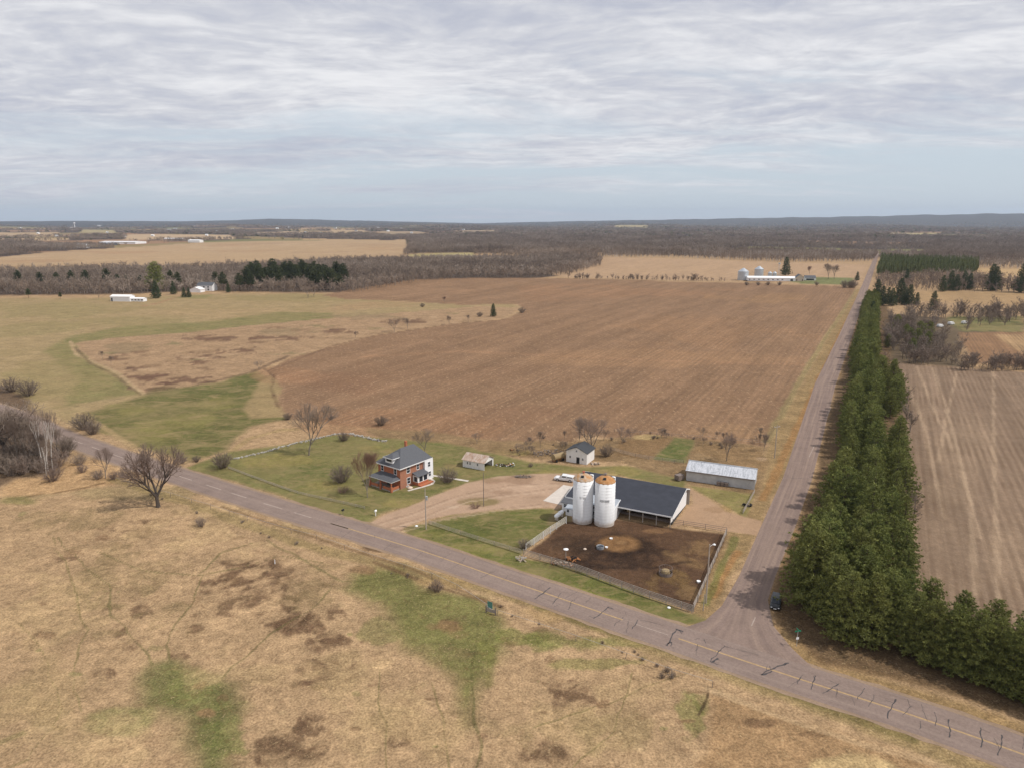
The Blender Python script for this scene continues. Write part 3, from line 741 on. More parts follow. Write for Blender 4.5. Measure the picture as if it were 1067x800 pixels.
def twig(name, c0, c1, c2, stand=False):
    t = NT(name); t.b.inputs['Roughness'].default_value = .9; t.b.inputs['Specular IOR Level'].default_value = .05
    ob = t.new('ShaderNodeObjectInfo'); oi = ob.outputs['Random']
    if stand:                       # stands of different species across the woods
        nz = t.noise(ob.outputs['Location'], 1 / 190, 4, .65)
        oi = t.math('ADD', t.math('MULTIPLY', oi, .45), t.mapr(nz, .35, .65, -.1, .65), True)
    return t.out(t.ramp(oi, [(0, c0), (.5, c1), (1, c2)]))
M['twig'] = twig('bare_twigs', (.20, .155, .125), (.25, .20, .16), (.225, .165, .135))
M['ftwig'] = twig('far_twigs', (.16, .120, .095), (.28, .215, .165), (.42, .345, .285), True)
M['rtwig'] = twig('budding_twigs', (.25, .165, .125), (.25, .17, .13), (.26, .165, .12))
M['dtwig'] = twig('dark_brush', (.17, .135, .11), (.21, .165, .13), (.19, .145, .12))
M['gtwig'] = twig('olive_brush', (.12, .11, .05), (.14, .12, .06), (.11, .11, .05))

def needle_tuft(mb, p, d, L, rg, mi, n=6, col=None):
    for _ in range(n):
        v = (d * rg.uniform(.2, .9) + Vector((rg.uniform(-1, 1), rg.uniform(-1, 1), rg.uniform(-.55, .9)))).normalized()
        s = v.cross(Vector((rg.uniform(-1, 1), rg.uniform(-1, 1), rg.uniform(-.5, .5)))).normalized() * L * rg.uniform(.055, .10)
        q = p + v * L * rg.uniform(.6, 1.1); m = p + v * L * .45
        mb.add([p - v * L * .1, m + s, q, m - s], [(0, 1, 2, 3)], mi, min(1, max(0, col + rg.uniform(-.2, .2))))

def pine_mesh(seed, Ht=12.5, Rd=3.3, base=.06, step=.62, nb=7, conic=.75, tuft=.66, droop=.18, ntuft=15):
    rg = random.Random(seed); tk = MB(); cr_ = MB()
    lean = Vector((rg.uniform(-.25, .25), rg.uniform(-.25, .25), 0))
    def ax(z): return Vector((0, 0, z)) + lean * (z / Ht) ** 2
    k = 6
    for i in range(k): tk.tube(ax(Ht * .97 * i / k), ax(Ht * .97 * (i + 1) / k), .17 * (1 - i / k) + .03, .17 * (1 - (i + 1) / k) + .03, 7)
    z = Ht * base
    while z < Ht * .985:
        t = z / Ht
        rr = Rd * (1 - t) ** conic * (1 if t > .18 else .75 + t * 1.4) * rg.uniform(.82, 1.12) + .22
        a0 = rg.uniform(0, 6.28)
        for b in range(nb if t < .85 else 5):
            a = a0 + 6.283 * b / nb + rg.uniform(-.35, .35); L = rr * rg.uniform(.72, 1.16); bc = rg.uniform(.1, .9)
            up = (.35 if t > .6 else droop) * L + rg.uniform(-.15, .15)
            o = Vector((math.cos(a), math.sin(a), 0)); p0 = ax(z)
            tip = p0 + o * L + Vector((0, 0, up))
            if L > 1.2: tk.tube(p0, p0.lerp(tip, .9), .035, .012, 3, cap=False)
            nt = max(2, int(L * 2.5))
            for j in range(nt):
                f = (j + 1) / nt
                if f < .25: continue
                q = p0.lerp(tip, f) + Vector((rg.uniform(-.3, .3), rg.uniform(-.3, .3), -.12 * (1 - f) + rg.uniform(-.1, .12))) * (L * .45 + .2)
                needle_tuft(cr_, q, (o + Vector((0, 0, .35))), tuft * rg.uniform(.7, 1.1), rg, 0, ntuft, bc)
        z += step * rg.uniform(.85, 1.15)
    needle_tuft(cr_, ax(Ht * .97), Vector((0, 0, 1)), tuft, rg, 0, 10, .8)
    return tk.mesh('trunk', M['pbark']), cr_

def bare_mesh(seed, Ht=12, spread=.5, depth=5, trunkr=.22, kids=(3, 4), up=.3, first=.22, bark='bark', tw='twig', twr=.013, gnarl=.09, ntw=3, side=.6):
    rg = random.Random(seed); tk = MB(); cw = MB()
    LN = {depth: first, depth - 1: .30, depth - 2: .21, depth - 3: .14, depth - 4: .095, 0: .07}
    def rec(p, d, r, k):
        L = LN.get(k, .07) * Ht * rg.uniform(.75, 1.2)
        n = 3 if k > 1 else 2; q = p
        for i in range(n):
            d = (d + Vector((rg.gauss(0, gnarl), rg.gauss(0, gnarl), rg.gauss(0, gnarl * .5) + up * .10))).normalized()
            e = q + d * L / n
            rr0 = r * (1 - .35 * i / n); rr1 = r * (1 - .35 * (i + 1) / n)
            if k >= depth - 2: tk.tube(q, e, max(rr0, .02), max(rr1, .02), 6 if k == depth else 5, cap=False)
            else: cw.tube(q, e, max(rr0, twr), max(rr1, twr * .8), 3, cap=False)
            q = e
            if 0 < k < depth and i < n - 1 and rg.random() < side:
                v = Vector((rg.gauss(0, 1), rg.gauss(0, 1), rg.gauss(0, .4))).normalized()
                rec(q, (d + v * spread * 1.5).normalized(), r * .5, k - 1)
        if k == 0: return
        nk = rg.randint(*kids); a0 = rg.uniform(0, 6.28)
        o1 = d.orthogonal().normalized(); o2 = d.cross(o1)
        for j in range(nk):
            a = a0 + 6.283 * j / nk + rg.uniform(-.5, .5); sp = spread * rg.uniform(.5, 1.35)
            nd = (d + (o1 * math.cos(a) + o2 * math.sin(a)) * sp + Vector((0, 0, up * .4))).normalized()
            rec(q, nd, r * .60, k - 1)
    rec(Vector((0, 0, -.1)), Vector((rg.uniform(-.04, .04), rg.uniform(-.04, .04), 1)), trunkr, depth)
    mz = max(v[2] for v in cw.v + tk.v); s = Ht / mz
    tk.v = [(x * s, y * s, z * s) for x, y, z in tk.v]; cw.v = [(x * s, y * s, z * s) for x, y, z in cw.v]
    return tk, cw

def shrub_mesh(seed, Ht=2.6, Rd=1.7, n=38, tw='dtwig', dens=5):
    rg = random.Random(seed); mb = MB()
    for _ in range(n):
        a = rg.uniform(0, 6.28); s = rg.random() ** .5; p = Vector((math.cos(a), math.sin(a), 0)) * s * Rd * .3 + Vector((0, 0, -.1))
        d = Vector((math.cos(a) * s * Rd * .9, math.sin(a) * s * Rd * .9, Ht * (1.05 - .45 * s * s) * rg.uniform(.75, 1.1)))
        mid = p + d * .5 + Vector((rg.uniform(-.2, .2), rg.uniform(-.2, .2), .15)); e = p + d
        mb.tube(p, mid, .035, .025, 3, cap=False); mb.tube(mid, e, .025, .012, 3, cap=False)
        for _ in range(dens):
            q = p.lerp(e, rg.uniform(.3, .95)); v = (d.normalized() + Vector((rg.gauss(0, .6), rg.gauss(0, .6), rg.gauss(0, .4)))).normalized() * rg.uniform(.4, .9) * Ht * .3
            mb.tube(q, q + v, .018, .010, 3, cap=False)
            for _ in range(2):
                w_ = q + v * rg.uniform(.3, .9); u = (v.normalized() + Vector((rg.gauss(0, .7), rg.gauss(0, .7), rg.gauss(0, .5)))).normalized() * .35 * Ht * .4
                mb.tube(w_, w_ + u, .014, .008, 3, cap=False)
    return mb.mesh('shrub', M[tw])

# small far versions: one mesh each
def far_bare(seed, Ht=12, W=3.6, birch=False, ntw=110, tw='ftwig', w=.16, nl=9, lowz=.12):
    rg = random.Random(seed); mb = MB()
    def tri(p, q, w_, mi):
        d = (q - p); s = d.cross(Vector((rg.uniform(-1, 1), rg.uniform(-1, 1), rg.uniform(-.3, .3)))).normalized() * w_
        mb.add([p - s, p + s, q], [(0, 1, 2)], mi)
    top = Vector((rg.uniform(-.5, .5), rg.uniform(-.5, .5), Ht * .85))
    mb.tube(Vector((0, 0, -.3)), top, .24, .06, 4, 0, cap=False)
    for _ in range(nl):
        z = rg.uniform(lowz, .72); p = top * z; a = rg.uniform(0, 6.28); r = W * rg.uniform(.45, .9)
        e = Vector((p.x + math.cos(a) * r, p.y + math.sin(a) * r, min(Ht * .97, p.z + r * rg.uniform(.7, 1.5))))
        mb.tube(p, e, .1, .03, 3, 0 if birch and rg.random() < .4 else 1, cap=False)
        for _ in range(int(ntw / nl)):
            q = p.lerp(e, rg.uniform(.25, 1)); v = Vector((rg.gauss(0, .8), rg.gauss(0, .8), rg.uniform(.1, 1.3))).normalized() * rg.uniform(.8, 2.0) * Ht / 12
            tri(q, q + v, w * rg.uniform(.5, 1.2), 1)
    return mb.mesh('far_tree', [M['birch'] if birch else M['bark'], M[tw]])
def far_conifer(seed, Ht=12, W=2.8, n=150, mat='farpine', conic=.8, base=.1):
    rg = random.Random(seed); mb = MB()
    mb.tube((0, 0, -.3), (0, 0, Ht * .8), .18, .05, 4, 0, cap=False, col=.5)
    for i in range(n):
        t = base + (1 - base) * (i / n) ** .85; a = rg.uniform(0, 6.28); r = W * (1 - t) ** conic * rg.uniform(.55, 1.1) + .15
        p = Vector((math.cos(a) * r * .25, math.sin(a) * r * .25, t * Ht - .2)); q = Vector((math.cos(a) * r, math.sin(a) * r, t * Ht + r * rg.uniform(-.1, .3)))
        s = Vector((-math.sin(a), math.cos(a), rg.uniform(-.4, .4))) * (.35 * W * .6) * rg.uniform(.6, 1.1) * (1.15 - t)
        up = Vector((0, 0, rg.uniform(.2, .55) * (1.2 - t)))
        mb.add([p, q + s - up, q + Vector((math.cos(a), math.sin(a), 0)) * .35, q - s + up], [(0, 1, 2, 3)], 1, rg.random())
    mb.tube((0, 0, Ht * .8), (0, 0, Ht), .3, .02, 4, 1, cap=False, col=.6)
    return mb.mesh('far_pine', [M['pbark'], M[mat]])

def place(name, meshes, p, s, label, cat, group=None, rz=None, top=None, sz=None):
    """thing = Empty with mesh children (or one mesh); copies share the mesh data"""
    rz = random.uniform(0, 6.28) if rz is None else rz
    if len(meshes) == 1:
        o = bpy.data.objects.new(name, meshes[0][1]); C.objects.link(o)
    else:
        o = bpy.data.objects.new(name, None); C.objects.link(o)
        for nm, me in meshes:
            c = bpy.data.objects.new(nm, me); C.objects.link(c); c.parent = o
    o.location = p; o.rotation_euler = (0, 0, rz); o.scale = (s, s, sz if sz else s)
    return tag(o, label, cat, group)

PINES = []
for k, (h_, r_, cn) in enumerate([(12.5, 4.3, .70), (12.5, 4.0, .80), (12.5, 4.6, .62), (12.5, 3.9, .85)]):
    t_, c_ = pine_mesh(10 + k, h_, r_, conic=cn); PINES.append([('trunk', t_), ('crown', c_.mesh('crown', M['pine']))])
BIGP = []
for k, (h_, r_, cn) in enumerate([(14, 5.3, .66), (14, 5.0, .75), (14, 5.6, .60)]):
    t_, c_ = pine_mesh(30 + k, h_, r_, conic=cn, base=.03, step=.55, nb=8, tuft=.68, ntuft=16); BIGP.append([('trunk', t_), ('crown', c_.mesh('crown', M['pine']))])
def one_mesh(seed, Ht, Rd, conic, mat, base, **kw):
    t_, c_ = pine_mesh(seed, Ht, Rd, conic=conic, base=base, **kw); c_.tube((0, 0, -.2), (0, 0, Ht * .9), .2, .05, 5, 1, False, .5)
    return [('tree', c_.mesh('tree', [M[mat], M['pbark']]))]
FARP = [one_mesh(50 + k, 12, 4.2 + .4 * k, .7, 'pine', .05, ntuft=9, tuft=1.0) for k in range(3)]
SPR = [one_mesh(60 + k, 12, 3.6, .9, 'spruce', .03, ntuft=9, tuft=.95) for k in range(2)]
M['woodpine'] = foliage('wood_pine_needles', (.042, .055, .026), (.115, .125, .05))
HIP = [one_mesh(70 + k, 12, 3.8, .6, 'woodpine', .38, ntuft=9, tuft=1.0) for k in range(3)]

FB = [[('tree', far_bare(300 + k, 12, 4.8, ntw=300, w=.10, nl=20, lowz=.04, tw='twig'))] for k in range(5)]
UO = P(770, 640); US = Vector((math.sin(SIDE), math.cos(SIDE), 0)); VS = Vector((math.cos(SIDE), -math.sin(SIDE), 0))
def RW(u, v):
    p = UO + US * u + VS * v; p.z = float(H(p.x, p.y)); return p
rg = random.Random(11)
names = [('nearest the side road', 12.4), ('in the middle', 18.8), ('nearest the stubble field', 25.2)]
for ri, (nm, v0) in enumerate(names):
    u = 9.0 + ri * 2 if ri < 2 else 16
    while u < 232:
        gap = (ri == 2 and (rg.random() < .24 or 128 < u < 150 or 186 < u < 198)) or rg.random() < .03
        if not gap:
            h = rg.choice([rg.uniform(.72, .9), rg.uniform(.88, 1.1), rg.uniform(1.0, 1.2)]) * (1.0 if u > 14 else 1.08)
            place('pine_tree', PINES[rg.randrange(4)] if u > 22 else BIGP[rg.randrange(3)], RW(u, v0 + rg.uniform(-1.7, 1.7) - (0.8 if u > 120 else 0)), h * (1 if ri < 2 else .88),
                  'dark green pine in the windbreak row %s' % nm, 'pine', 'windbreak pines %s' % nm, rz=rg.uniform(0, 6.28))
        u += rg.uniform(3.9, 5.9)
for ri, v0 in enumerate((9.5, 14.5)):
    u = 236
    while u < 585:
        if rg.random() > .08:
            place('pine_tree', FARP[rg.randrange(3)], RW(u, v0 + rg.uniform(-1, 1) - 6 * (u - 232) / 350), rg.uniform(.7, 1.05),
                  'green pine of the narrowing far stretch of the windbreak, %s' % ('side facing the road' if ri == 0 else 'side away from the road'), 'pine', 'far windbreak pines %d' % ri if False else ('far windbreak pines facing the road' if ri == 0 else 'far windbreak pines away from the road'), rz=rg.uniform(0, 6.28))
        u += rg.uniform(5.5, 7.5)
# big pines round the corner and along the county road
CP_ = [(868, 652, 1.05), (882, 668, 1.0), (906, 668, 1.0), (896, 640, 1.05), (925, 660, .92), (950, 680, .86), (968, 690, .88), (990, 697, .9), (1012, 706, .92), (1034, 712, .86), (1054, 722, .9), (1078, 732, .9), (1102, 742, .9), (1128, 752, .92), (938, 640, .7), (965, 655, .75), (1000, 672, .78), (1032, 684, .8), (1065, 697, .8), (1100, 712, .85), (860, 628, 1.0), (1150, 765, .9)]
for px, py, s_ in CP_:
    place('pine_tree', BIGP[rg.randrange(3)], P(px, py), s_ * .92, 'big bushy pine of the block around the road corner' if px < 935 else 'bushy pine in the row along the county road verge', 'pine', 'pines at the road corner' if px < 935 else 'pines along the county road', rz=rg.uniform(0, 6.28))

BARE = []
for k, kw in enumerate([dict(Ht=12, spread=.45, first=.2), dict(Ht=12, spread=.55, first=.16, up=.25), dict(Ht=12, spread=.33, first=.28, up=.4, trunkr=.15), dict(Ht=12, spread=.6, first=.14, up=.2, trunkr=.24)]):
    t_, c_ = bare_mesh(80 + k, depth=5, **kw); BARE.append([('trunk', t_.mesh('trunk', M['bark'])), ('crown', c_.mesh('crown', M['twig']))])
t_, c_ = bare_mesh(203, Ht=11, spread=.58, depth=5, first=.15, up=.22, trunkr=.42, gnarl=.11, kids=(3, 4), side=.75); OAK = [('trunk', t_.mesh('trunk', M['dbark'])), ('crown', c_.mesh('crown', M['twig']))]
t_, c_ = bare_mesh(92, Ht=11, spread=.26, depth=5, first=.14, up=.5, trunkr=.12, kids=(3, 4)); REDT = [('trunk', t_.mesh('trunk', M['bark'])), ('crown', c_.mesh('crown', M['rtwig']))]
t_, c_ = bare_mesh(93, Ht=12, spread=.22, depth=4, first=.42, up=.6, trunkr=.13, gnarl=.05, kids=(3, 3)); BIR = [('trunk', t_.mesh('trunk', M['birch'])), ('crown', c_.mesh('crown', M['twig']))]
t_, c_ = bare_mesh(94, Ht=11, spread=.6, depth=5, first=.25, up=.15, trunkr=.34, gnarl=.18, kids=(3, 3)); DTR = [('trunk', t_.mesh('trunk', M['dbark'])), ('crown', c_.mesh('crown', M['twig']))]
SHR = [shrub_mesh(100 + k, 2.6, 1.7, 60, 'dtwig') for k in range(3)]
SHR2 = [shrub_mesh(110 + k, 2.6, 1.5, 46, 'twig') for k in range(2)]
SHRR = shrub_mesh(120, 1.6, 1.6, 30, 'rtwig')
def hm(px, py, hpx): return hpx * px2m(px, py) * 1.02
def tree(name, meshes, px, py, hpx, base_h, label, cat='tree', group=None, sz=None, rz=None):
    s = hm(px, py, hpx) / base_h
    return place(name, meshes, P(px, py), s, label, cat, group, sz=sz, rz=rz)
tree('bare_oak', OAK, 165, 528, 46, 11, 'big gnarled bare oak on the pasture beside the county road', sz=hm(165, 528, 58) / 11, rz=.6)
tree('bare_tree', BARE[0], 322, 474, 54, 12, 'tall bare tree at the stone row on the house lawn')
tree('bare_tree', REDT, 383, 518, 48, 11, 'slender bare tree with reddish twigs beside the brick house porch')
tree('bare_tree', BARE[1], 443, 472, 26, 12, 'bare tree behind the roof of the brick house')
tree('bare_tree', BARE[3], 617, 470, 37, 12, 'largest bare tree behind the white gambrel outbuilding'.replace('gambrel ', ''))
tree('bare_tree', BARE[2], 603, 466, 32, 12, 'thin leaning bare tree behind the left of the white outbuilding')
tree('bare_tree', BARE[2], 563, 466, 18, 12, 'small bare sapling left of the white outbuilding at the field edge')
tree('bare_tree', BARE[0], 757, 480, 30, 12, 'thin bare tree behind the metal shed')
tree('bare_tree', BARE[1], 648, 462, 18, 12, 'low bare tree right of the white outbuilding')
tree('bare_tree', BARE[2], 796, 470, 18, 12, 'bare sapling beside the utility pole near the metal shed')
tree('bare_tree', BARE[1], 497, 462, 12, 12, 'small bare tree on the field edge behind the open garage')
for (a, b, c, lab) in [(232, 487, 15, 'round dark shrub at the roadside corner of the lawn'), (356, 502, 17, 'round dark shrub in the middle of the lawn'), (466, 502, 15, 'dark shrub at the house path'),
                       (397, 443, 10, 'small dark shrub at the field edge above the stone row'), (358, 459, 9, 'low brown shrub on the stone row'), (546, 571, 10, 'brown shrub at the corner of the barnyard fence'),
                       (88, 447, 15, 'tall twiggy shrub beyond the county road'), (97, 452, 12, 'lower shrub beyond the county road'), (190, 482, 6, 'low dark brush on the pasture edge'), (205, 481, 6, 'low dark brush right of the pasture edge brush'),
                       (30, 412, 13, 'dark shrub at the left picture edge above the road'), (12, 408, 12, 'brown shrub leftmost above the road'), (300, 437, 7, 'dark shrub at the ploughed field corner'), (345, 437, 5, 'brown shrub left on the ploughed field edge'),
                       (632, 475, 12, 'twiggy shrub by the right wall of the white outbuilding'), (553, 486, 4, 'tiny shrub between garage and outbuilding')]:
    tree('shrub', [('shrub', SHR[rg.randrange(3)])], a, b, c, 2.6, lab, 'shrub')
tree('shrub', [('shrub', SHRR)], 357, 513, 7, 1.6, 'low reddish shrub below the dark shrub on the lawn', 'shrub')
tree('shrub', [('shrub', SHRR)], 496, 529, 6, 1.6, 'shrub left of the foot of the pole in the drive', 'shrub')
tree('shrub', [('shrub', SHRR)], 582, 567, 6, 1.6, 'shrub at left') if False else None
# thicket at the left edge
tree('dark_tree', DTR, 5, 478, 58, 11, 'large dark bare tree over the thicket at the left picture edge')
tree('dark_tree', DTR, -14, 486, 60, 11, 'dark bare tree partly cut by the left picture edge')
for i, (a, b, c) in enumerate([(45, 489, 54), (50, 491, 56), (55, 489, 52), (49, 499, 36)]):
    tree('birch', BIR, a, b, c, 12, ['left white birch of the clump by the road', 'tallest white birch of the clump by the road', 'right white birch of the clump by the road', 'shortest birch in front of the clump by the road'][i], 'birch')
for i, (a, b, c) in enumerate([(34, 482, 40), (28, 478, 38), (20, 484, 42), (40, 486, 34), (12, 480, 40), (4, 470, 36), (24, 470, 36), (46, 488, 32), (62, 482, 32), (-6, 470, 40), (16, 466, 34)]):
    tree('bare_tree', BARE[2], a, b, c, 12, 'thin grey bare tree inside the roadside thicket', 'tree', 'thin trees of the thicket')
for i, (a, b, c) in enumerate([(3, 492, 16), (12, 495, 14), (25, 493, 15), (33, 488, 17), (42, 492, 13), (60, 486, 17), (66, 476, 15), (55, 501, 14), (18, 476, 16), (36, 474, 15), (2, 462, 16), (24, 458, 13), (70, 468, 12), (8, 482, 16), (-8, 492, 17)]):
    tree('bush', [('bush', SHR[i % 3])] if i % 3 == 0 else [('bush', SHR2[i % 2])], a, b, c, 2.6, 'dense brown brush in the thicket by the road', 'bush', 'thicket bushes')
tree('bare_tree', BARE[0], 110, 498, 28, 12, 'small bare tree at the road ditch right of the sandy patch')
for i, (a, b, c) in enumerate([(102, 499, 9), (118, 499, 8), (128, 497, 7), (86, 492, 8), (83, 484, 10)]):
    tree('bush', [('bush', SHR2[i % 2])], a, b, c, 2.6, 'low scrub bush beside the sandy patch', 'bush', 'scrub by the sandy patch')
for i, (a, b, c) in enumerate([(210, 548, 9), (455, 616, 12), (700, 706, 7), (690, 706, 6), (695, 700, 6)]):
    tree('weed', [('bush', SHR2[i % 2])], a, b, c, 2.6, ['dry twiggy weed on the left roadside', 'dry bush on the pasture fence line', 'dry weeds below the road junction', 'dry weeds below the road junction', 'dry weeds below the road junction'][i], 'weed', 'dry weeds' if i > 1 else None)
# meadow
tree('spruce', SPR[0], 514, 330, 13, 12, 'single dark conifer on the meadow point in the ploughed field', 'spruce')
for a, b, c, l_ in [(411, 346, 14, 'left bare sapling of the two at the meadow edge'), (425, 343, 12, 'dark bare tree at the meadow edge'), (468, 339, 10, 'bare bush between the meadow edge trees'), (488, 337, 9, 'bare bush left of the dark conifer'), (370, 353, 8, 'low twigs at the meadow edge'), (463, 316, 7, 'small orange brown tree on the upper meadow'), (107, 376, 9, 'thin sapling left on the wet meadow'), (116, 381, 9, 'thin sapling right on the wet meadow'), (270, 386, 10, 'twiggy sapling at the meadow ditch')]:
    tree('sapling', BARE[rg.randrange(3)] if c != 7 else REDT, a, b, c, 12 if c != 7 else 11, l_, 'sapling')
for a, b, c, l_ in [(500, 330, 5, 'low bush left beside the dark conifer'), (544, 326, 6, 'low bush at the tip of the meadow'), (440, 320, 4, 'grey brush on the upper meadow')]:
    tree('bush', [('bush', SHR[1])], a, b, c, 2.6, l_, 'bush')
tree('spruce', SPR[1], 163, 311, 16, 12, 'dark spruce left of the drive by the trailer sheds', 'spruce')
tree('spruce', SPR[0], 181, 307, 12, 12, 'spruce between the far drive and the woods', 'spruce')
tree('spruce', SPR[1], 192, 310, 9, 12, 'left small spruce by the far white house', 'spruce')
tree('spruce', SPR[0], 197, 310, 9, 12, 'right small spruce by the far white house', 'spruce')
tree('spruce', SPR[0], 238, 305, 9, 12, 'small round spruce right of the far white house', 'spruce')
tree('tall_pine', FARP[0], 163, 303, 26, 12, 'tall pine standing over the left woods', 'pine')
tree('bare_tree', BARE[0], 103, 312, 9, 12, 'small bare tree left of the trailer sheds')
for a, b in [(321, 311), (327, 310)]: tree('bare_tree', BARE[1], a, b, 12, 12, '%s bare tree in front of the pine grove' % ('left' if a < 325 else 'right'))
for a, b, c in [(20, 300, 14), (75, 298, 13), (90, 300, 15), (178, 298, 14), (186, 301, 15), (225, 299, 14), (233, 303, 17), (43, 300, 13), (60, 299, 12), (112, 298, 15), (123, 299, 11), (132, 299, 10), (147, 300, 11), (258, 303, 22), (262, 304, 18), (30, 311, 8), (63, 312, 6), (271, 290, 14), (250, 304, 17)]:
    tree('wood_pine', HIP[rg.randrange(3)], a, b, c, 12, 'green pine standing among the bare trees of the left woods', 'pine', 'pines scattered in the left woods')
i = 0
for k in range(44):
    a = 262 + k * 2.3; b = 297 + rg.uniform(-5, 6)
    tree('grove_pine', HIP[rg.randrange(3)], a, b, rg.uniform(15, 22), 12, 'dark pine of the evergreen grove in the woods behind the pasture', 'pine', 'pines of the evergreen grove')
# right of the road, far
for a, b, c in [(913, 317, 22), (919, 318, 17), (925, 316, 14), (937, 316, 22), (942, 318, 16), (947, 318, 18), (955, 318, 11), (929, 319, 16), (909, 330, 14), (906, 340, 12)]:
    tree('dark_spruce', SPR[rg.randrange(2)], a, b, c, 12, 'dark spruce in the clump at the head of the windbreak', 'spruce', 'spruces at the head of the windbreak')
tree('spruce', SPR[0], 972, 324, 17, 12, 'lone dark spruce over the scrub right of the spruce clump', 'spruce')
tree('spruce', SPR[1], 1064, 305, 24, 12, 'dark spruce at the right picture edge', 'spruce')
for a, b, c in [(1032, 303, 22), (1036, 303, 20), (1004, 302, 16), (982, 304, 14), (990, 303, 17), (996, 303, 14), (944, 297, 14), (1010, 302, 14)]:
    tree('spruce', SPR[rg.randrange(2)], a, b, c, 12, 'green spruce among the bare trees before the pine plantation', 'spruce', 'spruces before the pine plantation')
for a, b, c in [(948, 358, 14), (955, 361, 16), (962, 356, 16), (966, 362, 14), (944, 352, 12), (934, 344, 14), (928, 350, 12), (958, 350, 13), (968, 349, 12), (950, 366, 12), (925, 362, 12)]:
    tree('scrub_pine', FARP[rg.randrange(3)], a, b, c, 12, 'green pine inside the scrubby patch right of the windbreak', 'pine', 'pines of the scrub patch')
for k in range(290):
    if k < 190:
        a, b = rg.uniform(922, 1010), rg.uniform(330, 381)
        if a > 985 and b < 365 and b > 345 or (a > 1000 and b > 370): a -= 45
        if b > 366 and a < 940: b -= 20
    elif k < 250: a, b = rg.uniform(1000, 1075), rg.choice([rg.uniform(331, 341), rg.uniform(381, 388), rg.uniform(382, 387)])
    else: a, b = rg.uniform(975, 1070), rg.uniform(326, 336)
    if 974 < a < 1006 and 332 < b < 350: continue
    tree('scrub_tree', FB[rg.randrange(5)], a, b, rg.uniform(9, 17), 12, 'bare grey brown tree of the scrubby patch right of the windbreak', 'tree', 'bare trees of the scrub patch')
for k, (a, b, c) in enumerate([(945, 420, 12), (948, 450, 16), (944, 440, 14), (952, 520, 14), (953, 535, 16), (951, 545, 14), (940, 405, 10), (930, 392, 10), (922, 380, 10), (932, 402, 12), (926, 362, 12)]):
    tree('edge_tree', FB[k % 5], a, b, c * 1.4, 12, 'bare brown tree in a gap on the field side of the windbreak', 'tree', 'bare trees in the windbreak gaps')
tree('pine_tree', FARP[1], 933, 409, 17, 12, 'round dark pine standing out of the windbreak into the stubble field', 'pine')
# fence row and far farm trees
for k in range(84):
    a = rg.uniform(592, 756)
    tree('hedge_tree', FB[k % 5], a, 290.5 + (a - 592) * .018, rg.choice([rg.uniform(3, 5), rg.uniform(4, 8)]), 12, 'bare tree of the hedgerow along the far edge of the ploughed field', 'tree', 'hedgerow trees')
for a, b, c, l_ in [(863, 291, 15, 'left bare tree of the pair on the far farm lawn'), (869, 291, 14, 'right bare tree of the pair on the far farm lawn')]: tree('farm_tree', BARE[0], a, b, c, 12, l_)
tree('farm_tree', REDT, 843.5, 287, 9, 11, 'round reddish tree behind the far farm house')
tree('spruce', SPR[0], 893, 292.5, 8, 12, 'small spruce on the far farm lawn near the side road', 'spruce')
tree('spruce', SPR[1], 818.5, 287, 17, 12, 'tall dark spruce behind the long white barn', 'spruce')
for a in (886, 880, 889): tree('bush', [('bush', SHR2[0])], a, 300, 7, 2.6, 'grey bush by the far farm entrance', 'bush', 'bushes at the far farm entrance')
for a in (778, 790, 800, 812, 851): tree('bush', [('bush', SHR2[1])], a, 297.5, 4, 2.6, 'low bush in the ditch before the long white barn', 'bush', 'bushes in the far farm ditch')

for k in range(46):
    a = rg.uniform(535, 800)
    b = rg.choice([rg.uniform(456, 464), rg.uniform(462, 477)])
    if 655 < a < 730 and b > 458: b = rg.uniform(455, 457.5)
    if 588 < a < 628 or (705 < a < 800 and b > 468): continue
    tree('scrub_bush', BARE[k % 4] if k % 5 < 3 else [('bush', SHR2[k % 2])], a, b, rg.uniform(6, 13) if k % 5 < 3 else rg.uniform(2, 4), 12 if k % 5 < 3 else 2.6, 'small bare scrub growth in the rough strip between the farm sheds and the ploughed field', 'bush', 'scrub bushes behind the farm sheds')
for k in range(26):
    f = rg.random(); a = 130 + f * 560; b = 503 + (a - 130) * .334 + rg.uniform(-2, 7)
    tree('verge_weed', [('bush', SHR2[k % 2])], a, b, rg.uniform(1.8, 3.6), 2.6, 'low dry weed clump on the pasture side verge of the county road', 'weed', 'weed clumps along the county road')

